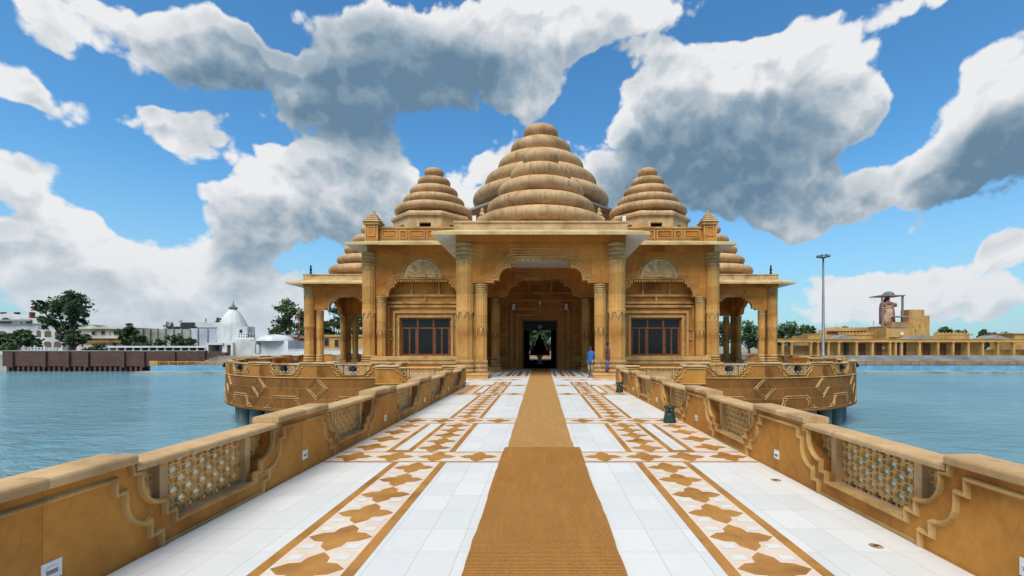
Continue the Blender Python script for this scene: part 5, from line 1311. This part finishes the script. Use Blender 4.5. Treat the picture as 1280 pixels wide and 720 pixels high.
J_ = [(0, 0, .92, .14, .11), (0, 0, 1.12, .15, .11), (0, .01, 1.34, .19, .13), (0, 0, 1.45, .06, .06), (0, -.01, 1.60, .085, .10), (-.22, .0, 1.36, .07), (-.31, -.03, 1.12, .055), (-.20, -.17, 1.05, .045), (-.13, -.2, 1.10, .04), (.22, .0, 1.36, .07), (.31, -.05, 1.14, .055), (.24, -.16, 1.28, .045), (.20, -.2, 1.36, .04), (-.09, 0, .86, .09), (-.11, -.04, .48, .07), (-.11, .0, .07, .05), (.09, 0, .86, .09), (.13, -.02, .48, .07), (.14, .0, .07, .05)]
skin_body('body', J_, [(0, 1), (1, 2), (2, 3), (3, 4), (2, 5), (5, 6), (6, 7), (7, 8), (2, 9), (9, 10), (10, 11), (11, 12), (0, 13), (13, 14), (14, 15), (0, 16), (16, 17), (17, 18)], t, 'statue_flesh')
m = MB(); loft(m, [(.02, .03, .30, .18, .03), (.02, .02, .24, .17, .4), (0, 0, .19, .15, .8), (0, 0, .17, .135, 1.0)], 'statue_buff'); m.build('skirt', t)
m = MB(); loft(m, [(.25, .06, .13, .08, .04), (.23, .04, .10, .08, .45), (.19, .0, .09, .1, .9), (.16, .02, .08, .1, 1.25), (.1, .03, .06, .1, 1.42)], 'statue_rose', 12); loft(m, [(-.26, .08, .07, .06, .12), (-.30, .05, .05, .06, .6), (-.33, .0, .05, .07, 1.1), (-.24, .02, .08, .1, 1.38)], 'statue_rose', 12); loft(m, [(0, .02, .2, .14, 1.28), (0, .02, .22, .15, 1.36), (0, .02, .14, .12, 1.43)], 'statue_rose', 16); m.build('drapery', t)
m = MB(); loft(m, [(0, .10, .15, .07, 1.30), (0, .09, .14, .07, 1.5), (0, .06, .11, .09, 1.64), (0, .03, .09, .1, 1.70)], 'hair'); m.build('hair', t)
m = MB(); m.lathe([(.10, 1.68), (.12, 1.70), (.09, 1.74), (.07, 1.80), (.02, 1.88), (0, 1.90)], 'statue_buff', 14); m.build('headdress', t)
t = thing('aerial', 'thin rooftop aerial on the battlemented building', 'aerial', (PX(1092, 112), 112, PZ(412, 112)))
m = MB(); m.tube([(0, 0, -1), (0, 0, 2.2)], .04, 'steel'); m.tube([(-.5, 0, 1.9), (.5, 0, 1.9)], .03, 'steel'); m.tube([(-.35, 0, 1.5), (.35, 0, 1.5)], .03, 'steel'); m.build('rod', t)

# ------------------------------------------------------------------ camera, light, sky
cam = bpy.data.cameras.new('camera'); co = link('camera', cam); co.location = (0, 0, EYE); co.rotation_euler = (PI/2, 0, 0)
cam.sensor_width = 36; cam.lens = F/1280*36; cam.shift_x = (640-XC)/1280; cam.shift_y = (YH-360)/1280; cam.clip_start = .05; cam.clip_end = 20000
SC.camera = co
SUN_EL, SUN_AZ = R(SUN_ELEV), R(200)                      # azimuth clockwise from +Y, the sun stands behind and left of the viewer
ld = bpy.data.lights.new('sun', 'SUN'); ld.energy = SUN_E; ld.angle = R(SUN_ANG); ld.color = (1, .93, .80); lo = link('sun', ld); lo.location = (0, 0, 60)
sd = Vector((math.sin(SUN_AZ)*math.cos(SUN_EL), math.cos(SUN_AZ)*math.cos(SUN_EL), math.sin(SUN_EL))); lo.rotation_euler = sd.to_track_quat('Z', 'Y').to_euler()
w = bpy.data.worlds.new('World'); SC.world = w; w.use_nodes = True; nt = w.node_tree; nt.nodes.clear()
out = nt.nodes.new('ShaderNodeOutputWorld'); bg = nt.nodes.new('ShaderNodeBackground'); L(nt, bg.outputs[0], out.inputs[0]); bg.inputs[1].default_value = .1
sky = N(nt, 'ShaderNodeTexSky', sky_type='NISHITA'); sky.sun_disc = False; sky.sun_elevation = SUN_EL; sky.sun_rotation = SUN_AZ; sky.air_density = 1.0; sky.dust_density = .6; sky.ozone_density = 2.5
# clouds: banks placed by azimuth and elevation, broken up by fractal noise
def cloud_group(name, rough, BANKS):
    g = bpy.data.node_groups.new(name, 'ShaderNodeTree')
    g.interface.new_socket('Dir', in_out='INPUT', socket_type='NodeSocketVector'); g.interface.new_socket('Density', in_out='OUTPUT', socket_type='NodeSocketFloat')
    gi = g.nodes.new('NodeGroupInput'); go = g.nodes.new('NodeGroupOutput')
    def gm(op, a, b=None, c=None):
        n = N(g, 'ShaderNodeMath', operation=op)
        for i, x in enumerate((a, b, c)):
            if x is None: continue
            if hasattr(x, 'default_value'): L(g, x, n.inputs[i])
            else: n.inputs[i].default_value = x
        return n.outputs[0]
    nv = N(g, 'ShaderNodeVectorMath', operation='NORMALIZE'); L(g, gi.outputs[0], nv.inputs[0]); D0 = nv.outputs[0]
    wn = N(g, 'ShaderNodeTexNoise'); L(g, D0, wn.inputs['Vector']); wn.inputs['Scale'].default_value = 5; wn.inputs['Detail'].default_value = 3
    wo = N(g, 'ShaderNodeVectorMath', operation='MULTIPLY_ADD'); L(g, wn.outputs['Color'], wo.inputs[0]); wo.inputs[1].default_value = (.11, .11, .09); wo.inputs[2].default_value = (-.055, -.055, -.045)
    wa = N(g, 'ShaderNodeVectorMath', operation='ADD'); L(g, D0, wa.inputs[0]); L(g, wo.outputs[0], wa.inputs[1])
    sp_ = N(g, 'ShaderNodeSeparateXYZ'); L(g, wa.outputs[0], sp_.inputs[0])
    hy = gm('SQRT', gm('ADD', gm('MULTIPLY', sp_.outputs[0], sp_.outputs[0]), gm('MULTIPLY', sp_.outputs[1], sp_.outputs[1])))
    az = gm('ARCTAN2', sp_.outputs[0], sp_.outputs[1]); el = gm('ARCTAN2', sp_.outputs[2], hy)
    ae = N(g, 'ShaderNodeCombineXYZ'); L(g, az, ae.inputs[0]); L(g, el, ae.inputs[1])
    total = None
    for px, py, rx, ry, amp in BANKS:
        a0 = math.atan((px-XC)/F); dist = math.hypot(F, px-XC); e0 = math.atan((YH-py)/dist); dd = math.hypot(dist, YH-py)
        ra, re = rx*F/dist**2, ry*dist/dd**2
        vm = N(g, 'ShaderNodeVectorMath', operation='MULTIPLY_ADD'); L(g, ae.outputs[0], vm.inputs[0]); vm.inputs[1].default_value = (1/ra, 1/re, 0); vm.inputs[2].default_value = (-a0/ra, -e0/re, 0)
        ln = N(g, 'ShaderNodeVectorMath', operation='LENGTH'); L(g, vm.outputs[0], ln.inputs[0])
        s_ = mrange(g, ln.outputs['Value'], .35, CL_R, amp, 0, 'SMOOTHSTEP')
        total = s_ if total is None else gm('ADD', total, s_)
    total = gm('MAXIMUM', gm('MINIMUM', total, 1.12), -.6)
    back = mrange(g, gm('ABSOLUTE', az), .95, 1.3, 0, .42, 'SMOOTHSTEP')
    back = gm('ADD', gm('MULTIPLY', back, 1.5), mrange(g, el, .72, .95, 0, .6, 'SMOOTHSTEP'))  # unseen extra cloud behind the viewer and overhead, added to whiten ambient light
    den = gm('ADD', total, back)
    if rough:
        n1 = N(g, 'ShaderNodeTexNoise'); L(g, mapping(g, D0, (1, 1, 1.35)), n1.inputs['Vector']); n1.inputs['Scale'].default_value = 8.5; n1.inputs['Detail'].default_value = rough; n1.inputs['Roughness'].default_value = .66; n1.inputs['Distortion'].default_value = .25
        vo = N(g, 'ShaderNodeTexVoronoi', feature='F1'); L(g, wa.outputs[0], vo.inputs['Vector']); vo.inputs['Scale'].default_value = 21; vo.inputs['Detail'].default_value = 2.0; vo.inputs['Roughness'].default_value = .5
        den = gm('ADD', den, gm('MULTIPLY', gm('SUBTRACT', n1.outputs['Fac'], .5), CL_N))
        den = gm('ADD', den, gm('MULTIPLY', gm('SUBTRACT', .38, vo.outputs['Distance']), CL_V))
    L(g, gm('SUBTRACT', den, CL_T), go.inputs[0])
    return g
g_fine, g_soft, g_dark = cloud_group('cloud_density', 7, CLOUDS), cloud_group('cloud_mass', 0, CLOUDS), cloud_group('cloud_gloom', 0, DARKS)
tc = N(nt, 'ShaderNodeTexCoord').outputs['Generated']
def dens(off, grp):
    gn = N(nt, 'ShaderNodeGroup'); gn.node_tree = grp
    if off is None: L(nt, tc, gn.inputs[0])
    else:
        a = N(nt, 'ShaderNodeVectorMath', operation='ADD'); L(nt, tc, a.inputs[0]); a.inputs[1].default_value = off; L(nt, a.outputs[0], gn.inputs[0])
    return gn.outputs[0]
d0, d1, d2 = dens(None, g_fine), dens((-.012, 0, .030), g_fine), dens((-.02, 0, .095), g_soft)
def wm(op, a, b):
    n = N(nt, 'ShaderNodeMath', operation=op)
    for i, x in enumerate((a, b)):
        if hasattr(x, 'default_value'): L(nt, x, n.inputs[i])
        else: n.inputs[i].default_value = x
    return n.outputs[0]
alpha = mrange(nt, d0, -.04, .20, 0, 1, 'SMOOTHSTEP')
gloom = dens(None, g_dark)
fine = mrange(nt, wm('SUBTRACT', d0, d1), -.25, .25, -CL_F, CL_F)
thick = mrange(nt, d2, -.2, .70, 0, .34, 'SMOOTHSTEP')
edge = mrange(nt, d0, .05, .6, .20, 0, 'SMOOTHSTEP')
gl = mrange(nt, gloom, -CL_T, .9-CL_T, 0, .66, 'SMOOTHSTEP')
soft = N(nt, 'ShaderNodeTexNoise'); L(nt, tc, soft.inputs['Vector']); soft.inputs['Scale'].default_value = 11; soft.inputs['Detail'].default_value = 5; soft.inputs['Roughness'].default_value = .6
lit = wm('ADD', wm('SUBTRACT', wm('SUBTRACT', .94, thick), gl), wm('ADD', wm('ADD', fine, edge), mrange(nt, soft.outputs['Fac'], .3, .7, -.15, .15)))
ccol = ramp(nt, lit, [(.0, CL_DARK), (.33, CL_MID), (.66, CL_LIGHT), (1.0, CL_WHITE)])
sepz = N(nt, 'ShaderNodeSeparateXYZ'); L(nt, tc, sepz.inputs[0])
ccol = mix(nt, mrange(nt, sepz.outputs[2], .0, .22, .6, 0, 'SMOOTHSTEP'), ccol, CL_HAZE)
hs = N(nt, 'ShaderNodeHueSaturation'); hs.inputs['Saturation'].default_value = SKY_SAT; hs.inputs['Value'].default_value = SKY_VAL; L(nt, sky.outputs[0], hs.inputs['Color'])
skyc = mix(nt, 1.0, hs.outputs[0], SKY_TINT, 'MULTIPLY')
hz = tuple(x*CL_GAIN*.80 for x in SKY_HAZE)
skyc = mix(nt, mrange(nt, sepz.outputs[2], -.02, .36, .78, 0, 'SMOOTHSTEP'), skyc, hz)
cs = N(nt, 'ShaderNodeVectorMath', operation='SCALE'); L(nt, ccol, cs.inputs[0]); cs.inputs['Scale'].default_value = CL_GAIN
L(nt, mix(nt, alpha, skyc, cs.outputs[0]), bg.inputs[0])
w.cycles.sampling_method = 'MANUAL'; w.cycles.sample_map_resolution = 512
SC.render.engine = 'CYCLES'
SC.view_settings.view_transform = 'Standard'; SC.view_settings.look = 'None'; SC.view_settings.exposure = EXPOSURE; SC.view_settings.gamma = 1; SC.view_settings.use_curve_mapping = False
SC.cycles.use_denoising = True; SC.cycles.max_bounces = 8; SC.cycles.diffuse_bounces = 6; SC.cycles.glossy_bounces = 3
SC.cycles.sample_clamp_indirect = 6
